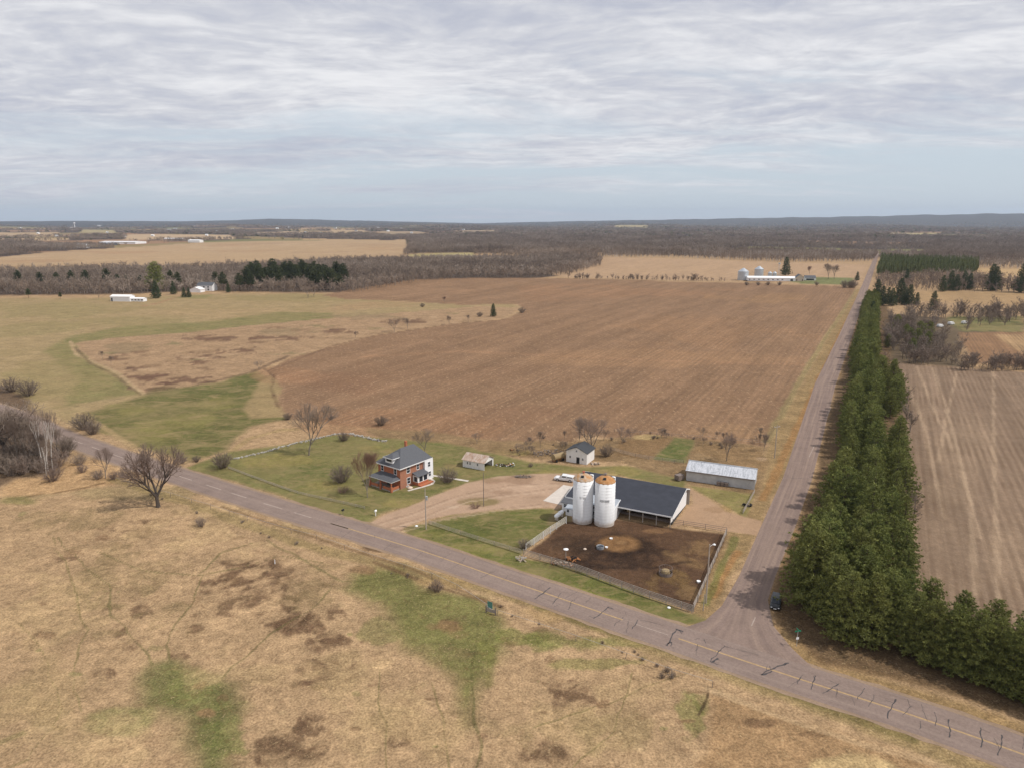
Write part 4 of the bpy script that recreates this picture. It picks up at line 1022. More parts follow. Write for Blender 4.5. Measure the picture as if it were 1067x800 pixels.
# ---- woods as stuff: instanced far trees
def variants(name, meshes):
    col = bpy.data.collections.new(name)
    for i, me in enumerate(meshes):
        o = bpy.data.objects.new('%s_source' % name, me); col.objects.link(o)
    return col
def scatter(name, col, pts, sc, szr, label, cat):
    n = len(pts)
    me = bpy.data.meshes.new(name); me.vertices.add(n)
    z = H(pts[:, 0], pts[:, 1]); me.vertices.foreach_set('co', np.stack([pts[:, 0], pts[:, 1], z], 1).astype(np.float32).ravel())
    r_ = np.random.RandomState(n)
    a = me.attributes.new('sc', 'FLOAT_VECTOR', 'POINT'); s = sc * r_.uniform(.65, 1.3, n) * (.72 + .56 * fbm(pts[:, 0], pts[:, 1], 130, 3, 41)); sz = s * szr
    a.data.foreach_set('vector', np.stack([s, s, sz * r_.uniform(.85, 1.1, n)], 1).astype(np.float32).ravel())
    a = me.attributes.new('rt', 'FLOAT_VECTOR', 'POINT'); rot = np.zeros((n, 3)); rot[:, 2] = r_.uniform(0, 6.28, n); a.data.foreach_set('vector', rot.astype(np.float32).ravel())
    a = me.attributes.new('vi', 'INT', 'POINT'); a.data.foreach_set('value', r_.randint(0, len(col.objects), n).astype(np.int32))
    o = bpy.data.objects.new(name, me); C.objects.link(o); tag(o, label, cat, kind='stuff')
    g = bpy.data.node_groups.new(name, 'GeometryNodeTree')
    g.interface.new_socket('Geometry', in_out='INPUT', socket_type='NodeSocketGeometry'); g.interface.new_socket('Geometry', in_out='OUTPUT', socket_type='NodeSocketGeometry')
    N = g.nodes; gi = N.new('NodeGroupInput'); go = N.new('NodeGroupOutput')
    ci = N.new('GeometryNodeCollectionInfo'); ci.inputs['Collection'].default_value = col; ci.inputs['Separate Children'].default_value = True; ci.inputs['Reset Children'].default_value = True
    ip = N.new('GeometryNodeInstanceOnPoints'); ip.inputs['Pick Instance'].default_value = True
    def attr(nm, dt):
        q = N.new('GeometryNodeInputNamedAttribute'); q.data_type = dt; q.inputs['Name'].default_value = nm; return q.outputs['Attribute']
    L = g.links; L.new(gi.outputs[0], ip.inputs['Points']); L.new(ci.outputs[0], ip.inputs['Instance'])
    L.new(attr('vi', 'INT'), ip.inputs['Instance Index']); L.new(attr('rt', 'FLOAT_VECTOR'), ip.inputs['Rotation']); L.new(attr('sc', 'FLOAT_VECTOR'), ip.inputs['Scale'])
    L.new(ip.outputs[0], go.inputs[0])
    m = o.modifiers.new('scatter', 'NODES'); m.node_group = g
    return o
rs = np.random.RandomState(4)
def fill(px, spacing, jit=.45, clip=None):
    w_ = np.array(wpts(px)); x0, y0 = w_.min(0); x1, y1 = w_.max(0)
    xs, ys = np.meshgrid(np.arange(x0, x1, spacing), np.arange(y0, y1, spacing)); xs = xs.ravel(); ys = ys.ravel()
    xs = xs + rs.uniform(-jit, jit, len(xs)) * spacing; ys = ys + rs.uniform(-jit, jit, len(ys)) * spacing
    k = inpoly(xs, ys, px) & (np.abs(np.degrees(np.arctan2(xs, ys))) < 42)
    return np.stack([xs[k], ys[k]], 1)
vb = variants('bare_wood', [far_bare(200 + k, 12, 3.8) for k in range(5)])
vbb = variants('birch_wood', [far_bare(210 + k, 13, 3.0, birch=True, ntw=70) for k in range(3)] + [far_bare(220 + k, 12, 3.6) for k in range(2)])
vp = variants('pine_wood', [far_conifer(230 + k, 12, 2.3, 130, conic=.6, base=.4) for k in range(3)])
scatter('woodland', vb, fill(WOODL, 6.6), 1.0, 1.0, 'brown leafless woods across the back of the left pasture', 'woods')
scatter('woodland', vb, np.concatenate([fill(WOODM, 9), fill(PINEF, 8)]), 1.0, 1.0, 'leafless woods in the middle distance and before the plantation', 'woods')
scatter('plantation', vp, fill(PINEP, 5.0), .95, 1.0, 'even green pine plantation beside the side road', 'plantation')
front = fill([(626, 268.5), (700, 268.5), (820, 273.5), (912, 272.5), (921, 272.5), (1020, 279), (1120, 282.5), (1120, 277), (912, 267.5), (820, 267.5), (628, 264)], 8.5)
rd = inpoly(front[:, 0], front[:, 1], [(909, 274), (917.5, 274), (916.5, 262), (912.5, 262)])
scatter('woodland', vbb, front[~rd], 1.05, 1.0, 'front edge of the big woods with pale trunks', 'woods')
# big woods behind: sampled in polar bands
def polar(n, r0, r1, a0, a1, p=1.0):
    r = r0 * (r1 / r0) ** (rs.uniform(0, 1, n) ** p); a = np.radians(rs.uniform(a0, a1, n)); return np.stack([r * np.sin(a), r * np.cos(a)], 1)
NOFOR = FF2 + [FFAR, [(570, 285), (632, 268), (760, 271.5), (905, 276), (895, 298), (780, 293), (590, 289)], [(423, 266), (440, 264), (493, 263.5), (496, 269), (440, 271)], [(912, 274), (917.5, 274), (918, 262), (914.5, 262)]]
def keep(pts, wood=True):
    q, pw = far_type(pts[:, 0], pts[:, 1]); k = (q < pw) == wood
    for poly in NOFOR: k &= ~inpoly(pts[:, 0], pts[:, 1], poly)
    return pts[k]
mid = keep(polar(42000, 1500, 3300, -39, 39, .9))
scatter('woodland', vb, mid, 1.35, .85, 'broad leafless woods covering the plain', 'woods')
vc = variants('far_wood', [far_bare(240 + k, 12, 9, ntw=150, w=.5, nl=14) for k in range(4)] + [far_conifer(250, 11, 5, 120)])
fr = keep(polar(26000, 3200, 10500, -39, 39, 1.0))
scatter('woodland', vc, fr, 1.7, .6, 'hazy woods stretching to the hills', 'woods')
# tree lines between the far fields
tl = polar(9000, 1700, 8000, -40, 12); u_ = tl[:, 0] * math.sin(SIDE) + tl[:, 1] * math.cos(SIDE); v_ = tl[:, 0] * math.cos(SIDE) - tl[:, 1] * math.sin(SIDE)
k = ((np.abs((u_ / 330) % 1 - .5) > .47) | (np.abs((v_ / 430) % 1 - .5) > .475))
tl = tl[k]
for poly in NOFOR: tl = tl[~inpoly(tl[:, 0], tl[:, 1], poly)]
scatter('tree_line', vc, tl, .9, .85, 'tree lines between the distant fields', 'tree line')
# ------------------------------------------------------------------ buildings and objects
M['white'] = flat('white_siding', (.84, .84, .85), .03, 1.2, .6, dirt=((.7, .68, .65), .2))
M['trim'] = flat('white_trim', (.82, .82, .82), .04, 2, .5)
M['oldwhite'] = flat('weathered_white_boards', (.78, .76, .74), .06, 2.5, .8, dirt=((.5, .46, .42), .4))
M['dark'] = flat('dark_opening', (.02, .02, .022), .1)
M['glass'] = flat('window_glass', (.03, .035, .045), .1, 1, .15, spec=.5)
M['shingle'] = flat('grey_shingles', (.105, .108, .118), .12, 3, .85)
M['dshingle'] = flat('dark_shingles', (.055, .058, .064), .12, 3, .85)
M['concrete'] = flat('pale_concrete', (.56, .50, .44), .1, .8, .85)
M['post'] = flat('weathered_post', (.36, .32, .28), .15, 4)
M['board'] = flat('weathered_fence_board', (.33, .28, .24), .2, 2.5)
M['pale_board'] = flat('pale_fence_board', (.52, .49, .43), .15, 2.5)
M['stone'] = flat('field_stone', (.38, .35, .31), .3, 1.2)
M['pole'] = flat('pole_wood', (.40, .34, .29), .15, 3)
M['dpole'] = flat('dark_pole_wood', (.20, .16, .14), .15, 3)
M['rust'] = flat('rusty_metal', (.34, .15, .06), .3, 1.6, .7)
M['steel'] = flat('galvanised_steel', (.50, .53, .56), .08, 1.5, .4, .5)
M['black'] = flat('black_rubber', (.02, .02, .02), .1)
M['carblack'] = flat('dark_car_paint', (.012, .013, .016), .05, 1, .25, 0, .5)
M['carwhite'] = flat('white_car_paint', (.72, .72, .72), .03, 1, .3, 0, .5)
M['wireg'] = flat('fence_wire', (.30, .28, .26), .1)
M['teal'] = flat('teal_sheet', (.10, .24, .20), .15, 2)
M['tan'] = flat('tan_siding', (.62, .50, .40), .06)
M['brown'] = flat('brown_straw', (.30, .20, .11), .3, 3)
M['hay'] = flat('hay_bale', (.30, .22, .12), .25, 4)
M['red'] = flat('faded_red', (.38, .12, .08), .2)
M['signgreen'] = flat('sign_green', (.02, .22, .12), .05, 1, .4)
# brick: own material
def brick(name):
    t = NT(name); co = t.coord(); q = t.new('ShaderNodeTexBrick'); t.l.new(t.mapping(co, (1, 1, 1), (R(90), 0, R(0))), q.inputs[0])
    q.inputs['Color1'].default_value = (.50, .165, .075, 1); q.inputs['Color2'].default_value = (.42, .135, .065, 1); q.inputs['Mortar'].default_value = (.30, .20, .15, 1)
    q.inputs['Scale'].default_value = 3.2; q.inputs['Mortar Size'].default_value = .012
    n_ = t.noise(co, 1.3, 4, .6); return t.out(t.mix(t.mapr(n_, .4, .75, 0, .35), q.outputs[0], (.28, .10, .06)))
M['brick'] = brick('red_brick')
def roofmetal(name, c, ribs=1.1, var=.08):
    t = NT(name); t.b.inputs['Roughness'].default_value = .7; co = t.coord()
    w_ = t.new('ShaderNodeTexWave', wave_type='BANDS', bands_direction='X'); t.l.new(co, w_.inputs[0]); w_.inputs['Scale'].default_value = ribs
    n_ = t.noise(co, .5, 4, .6)
    a = t.mix(t.mapr(n_, .35, .65, 0, 1), tuple(v * (1 - var) for v in c), tuple(v * (1 + var) for v in c))
    a = t.mix(t.mapr(w_.outputs[1], .8, 1, 0, .3), a, tuple(v * .8 for v in c)); t.bump(w_.outputs[1], .3, .03)
    return t.out(a)
M['barnroof'] = roofmetal('dark_blue_grey_roof', (.042, .045, .057), 1.0, .12)
def shedroof():
    t = NT('shed_corrugated_roof'); co = t.coord(); t.b.inputs['Roughness'].default_value = .55
    n_ = t.noise(t.mapping(co, (2.2, .35, .35)), 1.3, 4, .75); n2 = t.noise(t.mapping(co, (1.4, 3.2, 1)), 1.0, 3, .6)
    a = t.mix(t.mapr(n_, .46, .58, 0, .9), (.52, .53, .56), (.32, .335, .36))
    a = t.mix(t.mapr(n2, .54, .62, 0, .5), a, (.64, .65, .68))
    return t.out(a)
M['shedroof'] = shedroof()
M['shedwall'] = roofmetal('shed_corrugated_wall', (.50, .50, .50), 1.6, .12)
def rustroof():
    t = NT('patchy_rusty_roof'); co = t.coord(); n_ = t.noise(t.mapping(co, (2.2, .5, .5)), .8, 4, .7); n2 = t.noise(co, 1.2, 4, .7)
    a = t.ramp(n_, [(.36, (.50, .42, .36)), (.5, (.42, .31, .24)), (.64, (.32, .20, .14))])
    return t.out(t.mix(t.mapr(n2, .55, .7, 0, .8), a, (.46, .42, .38)))
M['rustroof'] = rustroof()
def siloskin():
    t = NT('white_silo_staves'); co = t.coord(); t.b.inputs['Roughness'].default_value = .6
    n_ = t.noise(t.mapping(co, (1.5, 1.5, .12)), 1.0, 5, .65); n2 = t.noise(co, .9, 4, .6)
    w_ = t.new('ShaderNodeTexWave', wave_type='BANDS', bands_direction='Z'); t.l.new(co, w_.inputs[0]); w_.inputs['Scale'].default_value = .42
    a = t.mix(t.mapr(n_, .45, .75, 0, .55), (.80, .80, .80), (.66, .64, .62))
    a = t.mix(t.mapr(w_.outputs[1], .9, 1, 0, .25), a, (.5, .5, .5))
    sz = t.new('ShaderNodeSeparateXYZ'); t.l.new(co, sz.inputs[0])
    low = t.mapr(t.math('ADD', sz.outputs[2], t.math('MULTIPLY', n2, -1.2)), -.2, .6, .8, 0)
    return t.out(t.mix(low, a, (.46, .38, .31)))
M['silo'] = siloskin()
def domerust(st_):
    t = NT('rusty_silo_dome'); co = t.coord(); n_ = t.noise(co, 1.0, 5, .7); t.b.inputs['Roughness'].default_value = .7
    return t.out(t.ramp(n_, st_))
M['dome'] = domerust([(.32, (.50, .38, .28)), (.44, (.46, .25, .11)), (.62, (.40, .18, .06))])
M['dome2'] = domerust([(.36, (.46, .42, .38)), (.50, (.46, .33, .22)), (.62, (.46, .22, .08))])

BRZ = R(-27.4)   # local +X = bearing 117.4 (to the right), local +Y = away from the viewer
def bearing(deg): return R(90 - deg)

def window(mb_unused, parent, x, y, z0, w_, h_, face, name='window', fr='trim'):
    """face: 'x+','x-','y-','y+' outward direction; x,y = centre on the wall"""
    f = MB(); g = MB(); t = .11; d = .06
    def bx(m, a0, a1, z_0, z_1, o0, o1):
        s = 1 if face[1] == '+' else -1
        if face[0] == 'x': m.box(*sorted((x + s * o0, x + s * o1)), y + a0, y + a1, z_0, z_1)
        else: m.box(x + a0, x + a1, *sorted((y + s * o0, y + s * o1)), z_0, z_1)
    bx(f, -w_ / 2 - t, -w_ / 2, z0 - t, z0 + h_ + t, -.02, d); bx(f, w_ / 2, w_ / 2 + t, z0 - t, z0 + h_ + t, -.02, d)
    bx(f, -w_ / 2, w_ / 2, z0 - t * 1.2, z0, -.02, d + .03); bx(f, -w_ / 2, w_ / 2, z0 + h_, z0 + h_ + t, -.02, d); bx(f, -w_ / 2, w_ / 2, z0 + h_ * .5 - .03, z0 + h_ * .5 + .03, -.01, d * .7)
    bx(g, -w_ / 2, w_ / 2, z0, z0 + h_, -.01, .022)
    fo = f.obj(name, M[fr], parent); g.obj('pane', M['glass'], fo); return fo

# --- barn
F0 = P(698.5, 550); F0 = P(698.5, 549)
B = empty('barn', (37.3, 154.6, 0), BRZ, 'long low white barn with dark blue grey metal roof behind the two silos', 'barn')
Lb, Db, OV, RDG, ZE, ZR, ZB = 26.8, 15.3, .5, 12.4, 3.0, 5.5, 4.35
mb = MB()
mb.box(-Lb + .4, -.4, Db - .15, Db, 0, ZB - .15)                          # rear wall
mb.prismx([(1.6, 0), (Db - .15, 0), (Db - .15, ZB - .2), (RDG, ZR - .22), (.9, ZE - .05), (.9, 2.4), (1.6, 2.4)], -Lb + .4, -Lb + .52)   # left gable
mb.box(-Lb + .52, -13.6, 1.6, 1.72, 0, 2.95)                              # closed part of the front
mb.box(-13.6, -13.48, 1.6, Db - .15, 0, 2.9)
mb.obj('wall', M['white'], B)
mb = MB(); mb.prismx([(.35, .95), (5.5, .75), (Db - .16, .12), (Db - .16, ZB - .25), (RDG, ZR - .25), (.35, ZE - .05)], -.42, -.3); mb.obj('gable_wall', M['white'], B)
mb = MB(); mb.prismx([(1.6, 0), (Db - .16, 0), (Db - .16, .12), (5.5, .75), (1.6, .9)], -.40, -.32); mb.obj('gap_shade', M['dshingle'], B)  # open gap below the siding, its shade painted as a dark strip
mb = MB()
mb.slab([(-Lb, -OV, ZE), (.25, -OV, ZE), (.25, RDG, ZR), (-Lb, RDG, ZR)], .14); mb.slab([(-Lb, RDG + .002, ZR), (.25, RDG + .002, ZR), (.25, Db + .6, ZB - .1), (-Lb, Db + .6, ZB - .1)], .14)
mb.obj('roof', M['barnroof'], B)
mb = MB(); mb.box(-Lb, .25, -OV - .06, -OV - .005, ZE - .3, ZE + .02)
for x in (.262, -Lb - .062): mb.prismx([(-OV, ZE - .25), (RDG, ZR - .25), (Db + .6, ZB - .35), (Db + .6, ZB - .05), (RDG, ZR + .04), (-OV, ZE + .04)], x, x + .05)
mb.obj('fascia', M['trim'], B)
for k in range(5): mb = MB(); mb.box(-13.5 + k * 3.3 - .09, -13.5 + k * 3.3 + .09, -.1, .08, 0, ZE - .16); mb.obj('post', M['post'], B)
mb = MB(); mb.box(-13.4, -.2, 1.62, 1.74, 2.2, 2.85); mb.obj('header', M['shingle'], B)
mb = MB(); mb.box(-13.2, -.6, 2.6, 2.68, .25, .35); mb.box(-13.2, -.6, 2.6, 2.68, .7, .78); mb.box(-13.2, -.6, 2.7, 2.9, 0, .5); mb.obj('feed_bunk', M['dpole'], B)
mb = MB(); mb.box(-11.6, -10.7, 2.2, 2.4, .9, 1.5); mb.obj('hatch', M['hay'], B)
mb = MB(); mb.box(-.9, .3, Db + .7, Db + .8, 0, 3.9); mb.obj('wing_board', M['post'], B)
window(None, B, -.30, 9.2, 3.4, .45, .45, 'x+')
# --- milk house and feed room
B = empty('milk_house', P(585.5, 531.5), BRZ, 'small white lean-to milk house left of the silos with grey roof and dark windows', 'shed')
mb = MB(); mb.prismx([(0, 0), (3.6, 0), (3.6, 3.0), (0, 2.3)], 0, 3.1); mb.obj('wall', M['white'], B)
mb = MB(); mb.slab([(-.3, -.3, 2.27), (3.3, -.3, 2.27), (3.3, 3.7, 3.05), (-.3, 3.7, 3.05)], .1); mb.obj('roof', M['shingle'], B)
window(None, B, .9, 0, 1.1, .8, .8, 'y-'); window(None, B, 0, 1.4, 1.1, .8, .7, 'x-')
mb = MB(); mb.prismx([(-2.1, 0), (-.005, 0), (-.005, 2.2), (-2.1, 1.8)], 1.9, 3.6); mb.obj('entry', M['white'], B)
window(None, B, 2.5, -2.1, .9, .6, .7, 'y-')
mb = MB(); mb.slab([(1.7, -2.3, 1.86), (3.8, -2.3, 1.86), (3.8, -.01, 2.28), (1.7, -.01, 2.28)], .1); mb.obj('entry_roof', M['steel'], B)
S1 = Vector((16.9, 158.7, 0)); S2 = Vector((21.9, 157.2, 0))
B = empty('feed_room', Vector((20.4, 159.6, 0)), BRZ, 'white feed room tucked between and behind the two silos with a small grey roof', 'shed')
mb = MB(); mb.prismx([(0, 0), (3.6, 0), (3.6, 4.3), (0, 3.7)], -3.4, 4.2); mb.obj('wall', M['white'], B)
mb = MB(); mb.slab([(-3.6, -.5, 3.72), (4.5, -.5, 3.72), (4.5, 3.9, 4.42), (-3.6, 3.9, 4.42)], .12); mb.obj('roof', M['steel'], B)
mb = MB(); mb.prismx([(-.5, 3.55), (3.9, 4.25), (3.9, 4.47), (-.5, 3.77)], 4.51, 4.6); mb.obj('rake_board', M['trim'], B)
window(None, B, -.6, 0, 1.0, .6, .8, 'y-'); window(None, B, -.6, 0, 2.5, .6, .6, 'y-')
# --- silos
def silo(p, Hs, lab, n_gl, tz, vent, dark):
    B = empty('silo', p, R(-5), lab, 'silo'); r = 2.38
    MB().lathe([(r, -.1), (r, Hs), (r - .14, Hs)], 40).obj('body', M['silo'], B, True)
    mb = MB(); mb.lathe([(r + .04, Hs - .02), (r + .02, Hs + .12), (r * .86, Hs + .55), (r * .6, Hs + 1.0), (r * .28, Hs + 1.3), (.02, Hs + 1.38)], 14); mb.obj('dome', M['dome2' if n_gl == 5 else 'dome'], B)
    mb = MB()
    for k in range(13): mb.lathe([(r + .012, .7 + k * .75), (r + .03, .715 + k * .75), (r + .03, .745 + k * .75), (r + .012, .76 + k * .75)], 40)
    mb.obj('hoops', M['silo'], B)
    mb = MB(); a = R(-100); c = Vector((math.cos(a) * r * .58, math.sin(a) * r * .58, Hs + .98)); mb.box(-.33, .33, -.28, .28, -.16, .22, M=Matrix.Translation(c) @ Matrix.Rotation(a + 1.57, 4, 'Z') @ Matrix.Rotation(.5, 4, 'X')); mb.obj('hatch', M['dark'], B)
    mb = MB(); mb.tube((0, .2, Hs + 1.2), (0, .2, Hs + 1.75), .22, .22, 10); mb.tube((0, .2, Hs + 1.75), (0, .2, Hs + 1.95), .42, .1, 10); mb.obj('vent', M[vent], B)
    mb = MB(); a = R(38); n_ = Vector((math.cos(a), math.sin(a), 0))                    # unloading chute
    for k in range(6):
        a0 = R(38) - .5 + k / 6; 
    vs = []; 
    for z in (.2, Hs + (.5 if Hs > 10.5 else .3)):
        for k in range(7):
            t_ = -math.pi / 2 + math.pi * k / 6; q = n_ * (r + .62 * math.cos(t_)) + Vector((-n_.y, n_.x, 0)) * .55 * math.sin(t_); vs.append((q.x, q.y, z))
    mb.add(vs, [(k, k + 1, k + 8, k + 7) for k in range(6)] + [tuple(range(7, 14))]); mb.obj('chute', M['silo'], B)
    mb = MB(); a = R(150); n_ = Vector((math.cos(a), math.sin(a), 0)); t2 = Vector((-n_.y, n_.x, 0))
    for s in (-.22, .22): mb.tube(n_ * (r + .12) + t2 * s, n_ * (r + .12) + t2 * s + Vector((0, 0, Hs)), .025, .025, 4)
    for k in range(34): mb.tube(n_ * (r + .12) - t2 * .22 + Vector((0, 0, .3 + k * .3)), n_ * (r + .12) + t2 * .22 + Vector((0, 0, .3 + k * .3)), .016, .016, 4)
    mb.obj('ladder', M['steel'], B)
    # worn, unreadable lettering: a band of small strokes bent round the wall
    mb = MB(); rg2 = random.Random(n_gl); wg = .29; A0 = R(-93) - (n_gl / 2) * wg / r
    def st(u0, u1, z0, z1):
        k = 3; vs = []
        for i in range(k + 1):
            a = A0 + (u0 + (u1 - u0) * i / k) / r; rr = r + .034; vs += [(rr * math.cos(a), rr * math.sin(a), z0), (rr * math.cos(a), rr * math.sin(a), z1)]
        mb.add(vs, [(2 * i, 2 * i + 2, 2 * i + 3, 2 * i + 1) for i in range(k)])
    for g in range(n_gl):
        u = g * wg; st(u, u + .06, tz, tz + .62)
        if rg2.random() < .7: st(u + .14, u + .20, tz, tz + .62)
        for z in (0, .26, .52):
            if rg2.random() < .55: st(u + .06, u + .14, tz + z, tz + z + .07)
    mb.obj('lettering', M[dark], B)
M['ink'] = flat('worn_black_lettering', (.16, .16, .17), .2); M['ink2'] = flat('faded_grey_lettering', (.34, .34, .35), .2)
silo(S1, 10.6, 'left white silo with a tan and rust dome and faint lettering, by the milk house', 5, 6.4, 'red', 'ink2')
silo(S2, 10.6, 'right white silo with orange rusty dome and darker lettering, before the dark barn roof', 8, 6.2, 'dpole', 'ink')

# --- brick farmhouse
HC = P(417.5, 509.7)
HB = empty('brick_house', HC, bearing(127.8), 'two storey red brick farmhouse with grey hip roof, porch and white dormer', 'house')
W_, D_ = 8.6, 11.2
mb = MB(); mb.box(-W_, 0, 0, D_, -.2, 5.95); mb.obj('wall', M['brick'], HB)
ez = 6.0; ov = .6; a, b, c, d = (-W_ - ov, -ov, ez), (ov, -ov, ez), (ov, D_ + ov, ez), (-W_ - ov, D_ + ov, ez); r1, r2 = (-W_ / 2, 4.5, 9.6), (-W_ / 2, 9.4, 9.6)
lo_ = [(x, y, z - .16) for x, y, z in (a, b, c, d)]
mb = MB(); mb.add([a, b, c, d, r1, r2] + lo_, [(0, 1, 4), (1, 2, 5, 4), (2, 3, 5), (3, 0, 4, 5), (9, 8, 7, 6)]); ro = mb.obj('roof', M['shingle'], HB)
mb = MB()
for (x0, y0), (x1, y1) in (((-W_ - ov, -ov), (ov, -ov)), ((ov, -ov), (ov, D_ + ov)), ((-W_ - ov, D_ + ov), (ov, D_ + ov)), ((-W_ - ov, -ov), (-W_ - ov, D_ + ov))):
    mb.box(min(x0, x1) - .04, max(x0, x1) + .04, min(y0, y1) - .04, max(y0, y1) + .04, ez - .26, ez - .005)
mb.obj('eave', M['trim'], HB)
mb = MB(); mb.box(-5.9, -5.3, 7.4, 8.0, 8.4, 10.6); mb.obj('chimney', M['brick'], ro)
# dormer
dx = -W_ / 2; mb = MB(); mb.box(dx - 1.45, dx + 1.45, .15, 3.4, 6.2, 8.0); dm = mb.obj('dormer', M['trim'], HB)
mb = MB(); z_ = 8.02; mb.add([(dx - 1.9, -.25, z_), (dx + 1.9, -.25, z_), (dx + 1.9, 3.4, z_), (dx - 1.9, 3.4, z_), (dx, 1.5, 8.9), (dx, 4.2, 8.9)], [(0, 1, 4), (1, 2, 5, 4), (3, 0, 4, 5), (2, 3, 5), (3, 2, 1, 0)]); mb.obj('dormer_roof', M['shingle'], dm)
mb = MB(); mb.box(dx - 1.96, dx + 1.96, -.31, -.26, 7.84, 8.03); mb.box(dx + 1.905, dx + 1.96, -.26, 2.6, 7.84, 8.03); mb.box(dx - 1.96, dx - 1.905, -.26, 2.6, 7.84, 8.03); mb.obj('dormer_trim', M['trim'], dm)
mb = MB(); mb.box(dx - 1.0, dx + 1.0, .11, .145, 6.95, 7.7); mb.obj('dormer_window', M['glass'], dm)
for x in (-6.9, -1.8): window(None, HB, x, 0, 3.9, .9, 1.5, 'y-')
for y, z in ((3.0, 3.9), (3.0, .9)): window(None, HB, 0, y, z, 1.1, 1.6, 'x+')
window(None, HB, 0, 6.6, 3.9, .8, 1.4, 'x+'); window(None, HB, 0, 2.6, -.05, .7, .35, 'x+')
window(None, HB, -W_, 3, 3.9, 1, 1.5, 'x-'); window(None, HB, -W_, 8, 3.9, 1, 1.5, 'x-'); window(None, HB, -2.5, D_, 3.9, 1, 1.5, 'y+')
# porch
pd = 2.9; px0, px1 = -W_ - .1, -.35
PO = empty('porch', (0, 0, 0)); PO.parent = HB
mb = MB(); a, b, c, d = (px0 - .4, -pd - .4, 2.9), (px1 + .4, -pd - .4, 2.9), (px1 + .4, -.005, 2.9), (px0 - .4, -.005, 2.9); e_, f_ = (px0 + 1.4, -.005, 3.8), (px1 - 1.4, -.005, 3.8)
mb.add([a, b, c, d, f_, e_], [(0, 1, 4, 5), (1, 2, 4), (3, 0, 5), (3, 2, 1, 0), (2, 3, 5, 4)]); mb.obj('porch_roof', M['shingle'], PO)
mb = MB(); mb.box(px0 - .3, px1 + .3, -pd - .34, -pd - .1, 2.68, 2.89); mb.box(px1 + .05, px1 + .3, -pd - .1, -.01, 2.68, 2.89); mb.box(px0 - .3, px0 - .05, -pd - .1, -.01, 2.68, 2.89); mb.obj('beam', M['trim'], PO)
for x in (px0, (px0 + px1) / 2, px1): mb = MB(); mb.box(x - .24, x + .24, -pd - .3, -pd + .18, 0, 1.5); mb.box(x - .12, x + .12, -pd - .18, -pd + .06, 1.5, 2.68, 0); mb.obj('pier', M['brick'], PO)
mb = MB(); mb.box(px0, px1, -pd, -.01, -.1, .45); mb.obj('floor', M['board'], PO)
mb = MB(); mb.box(px0 + .3, (px0 + px1) / 2 - .9, -pd - .1, -pd + .05, .45, 1.15); mb.box((px0 + px1) / 2 + .9, px1 - .3, -pd - .1, -pd + .05, .45, 1.15); mb.box(px1 - .1, px1 + .05, -pd + .2, -.3, .45, 1.15); mb.obj('parapet', M['brick'], PO)
mb = MB(); mb.box(-5.2, -4.2, -.05, -.01, .46, 2.5); mb.obj('door', M['dark'], HB)
# sun room bay and white rear wing
BY = empty('sun_room', (0, 0, 0)); BY.parent = HB
mb = MB(); mb.box(.01, 2.0, 4.6, 8.6, -.1, .95); mb.obj('skirt', M['brick'], BY)
mb = MB(); mb.box(.02, 1.97, 4.63, 8.57, .95, 2.75); mb.obj('frame', M['trim'], BY)
mb = MB()
for k in range(2): mb.box(1.972, 1.99, 5.1 + k * 1.7, 6.4 + k * 1.7, 1.1, 2.5)
mb.box(.5, 1.6, 4.60, 4.628, 1.1, 2.5); mb.obj('pane', M['glass'], BY)
mb = MB(); mb.slab([(-.0 + .01, 4.3, 3.5), (.01, 8.68, 3.5), (2.4, 8.68, 2.8), (2.4, 4.3, 2.8)], .1); mb.obj('roof', M['shingle'], BY)
mb = MB(); mb.box(.01, .62, 8.7, 11.9, -.1, 5.73); mb.box(-W_ + 2, .01, D_ + .01, 11.9, -.1, 5.7); wg = mb.obj('rear_wing', M['white'], HB)
window(None, HB, .62, 10.3, 3.8, .8, 1.3, 'x+'); window(None, HB, .62, 10.5, 1.0, .8, 1.3, 'x+')
mb = MB(); mb.box(2.1, 3.0, 4.6, 9.5, -.1, .35); mb.obj('brick_apron', M['brick'], HB)
tg = MB(); tg.lathe([(.7, 0), (.75, .25), (.4, .5), (.05, .55)], 12); tg = tg.obj('hatch_mound', M['tan'], None); tg.location = HB.matrix_basis @ Vector((1.3, 2.2, 0)); tag(tg, 'tan rounded mound at the brick wall beside the basement window', 'mound')

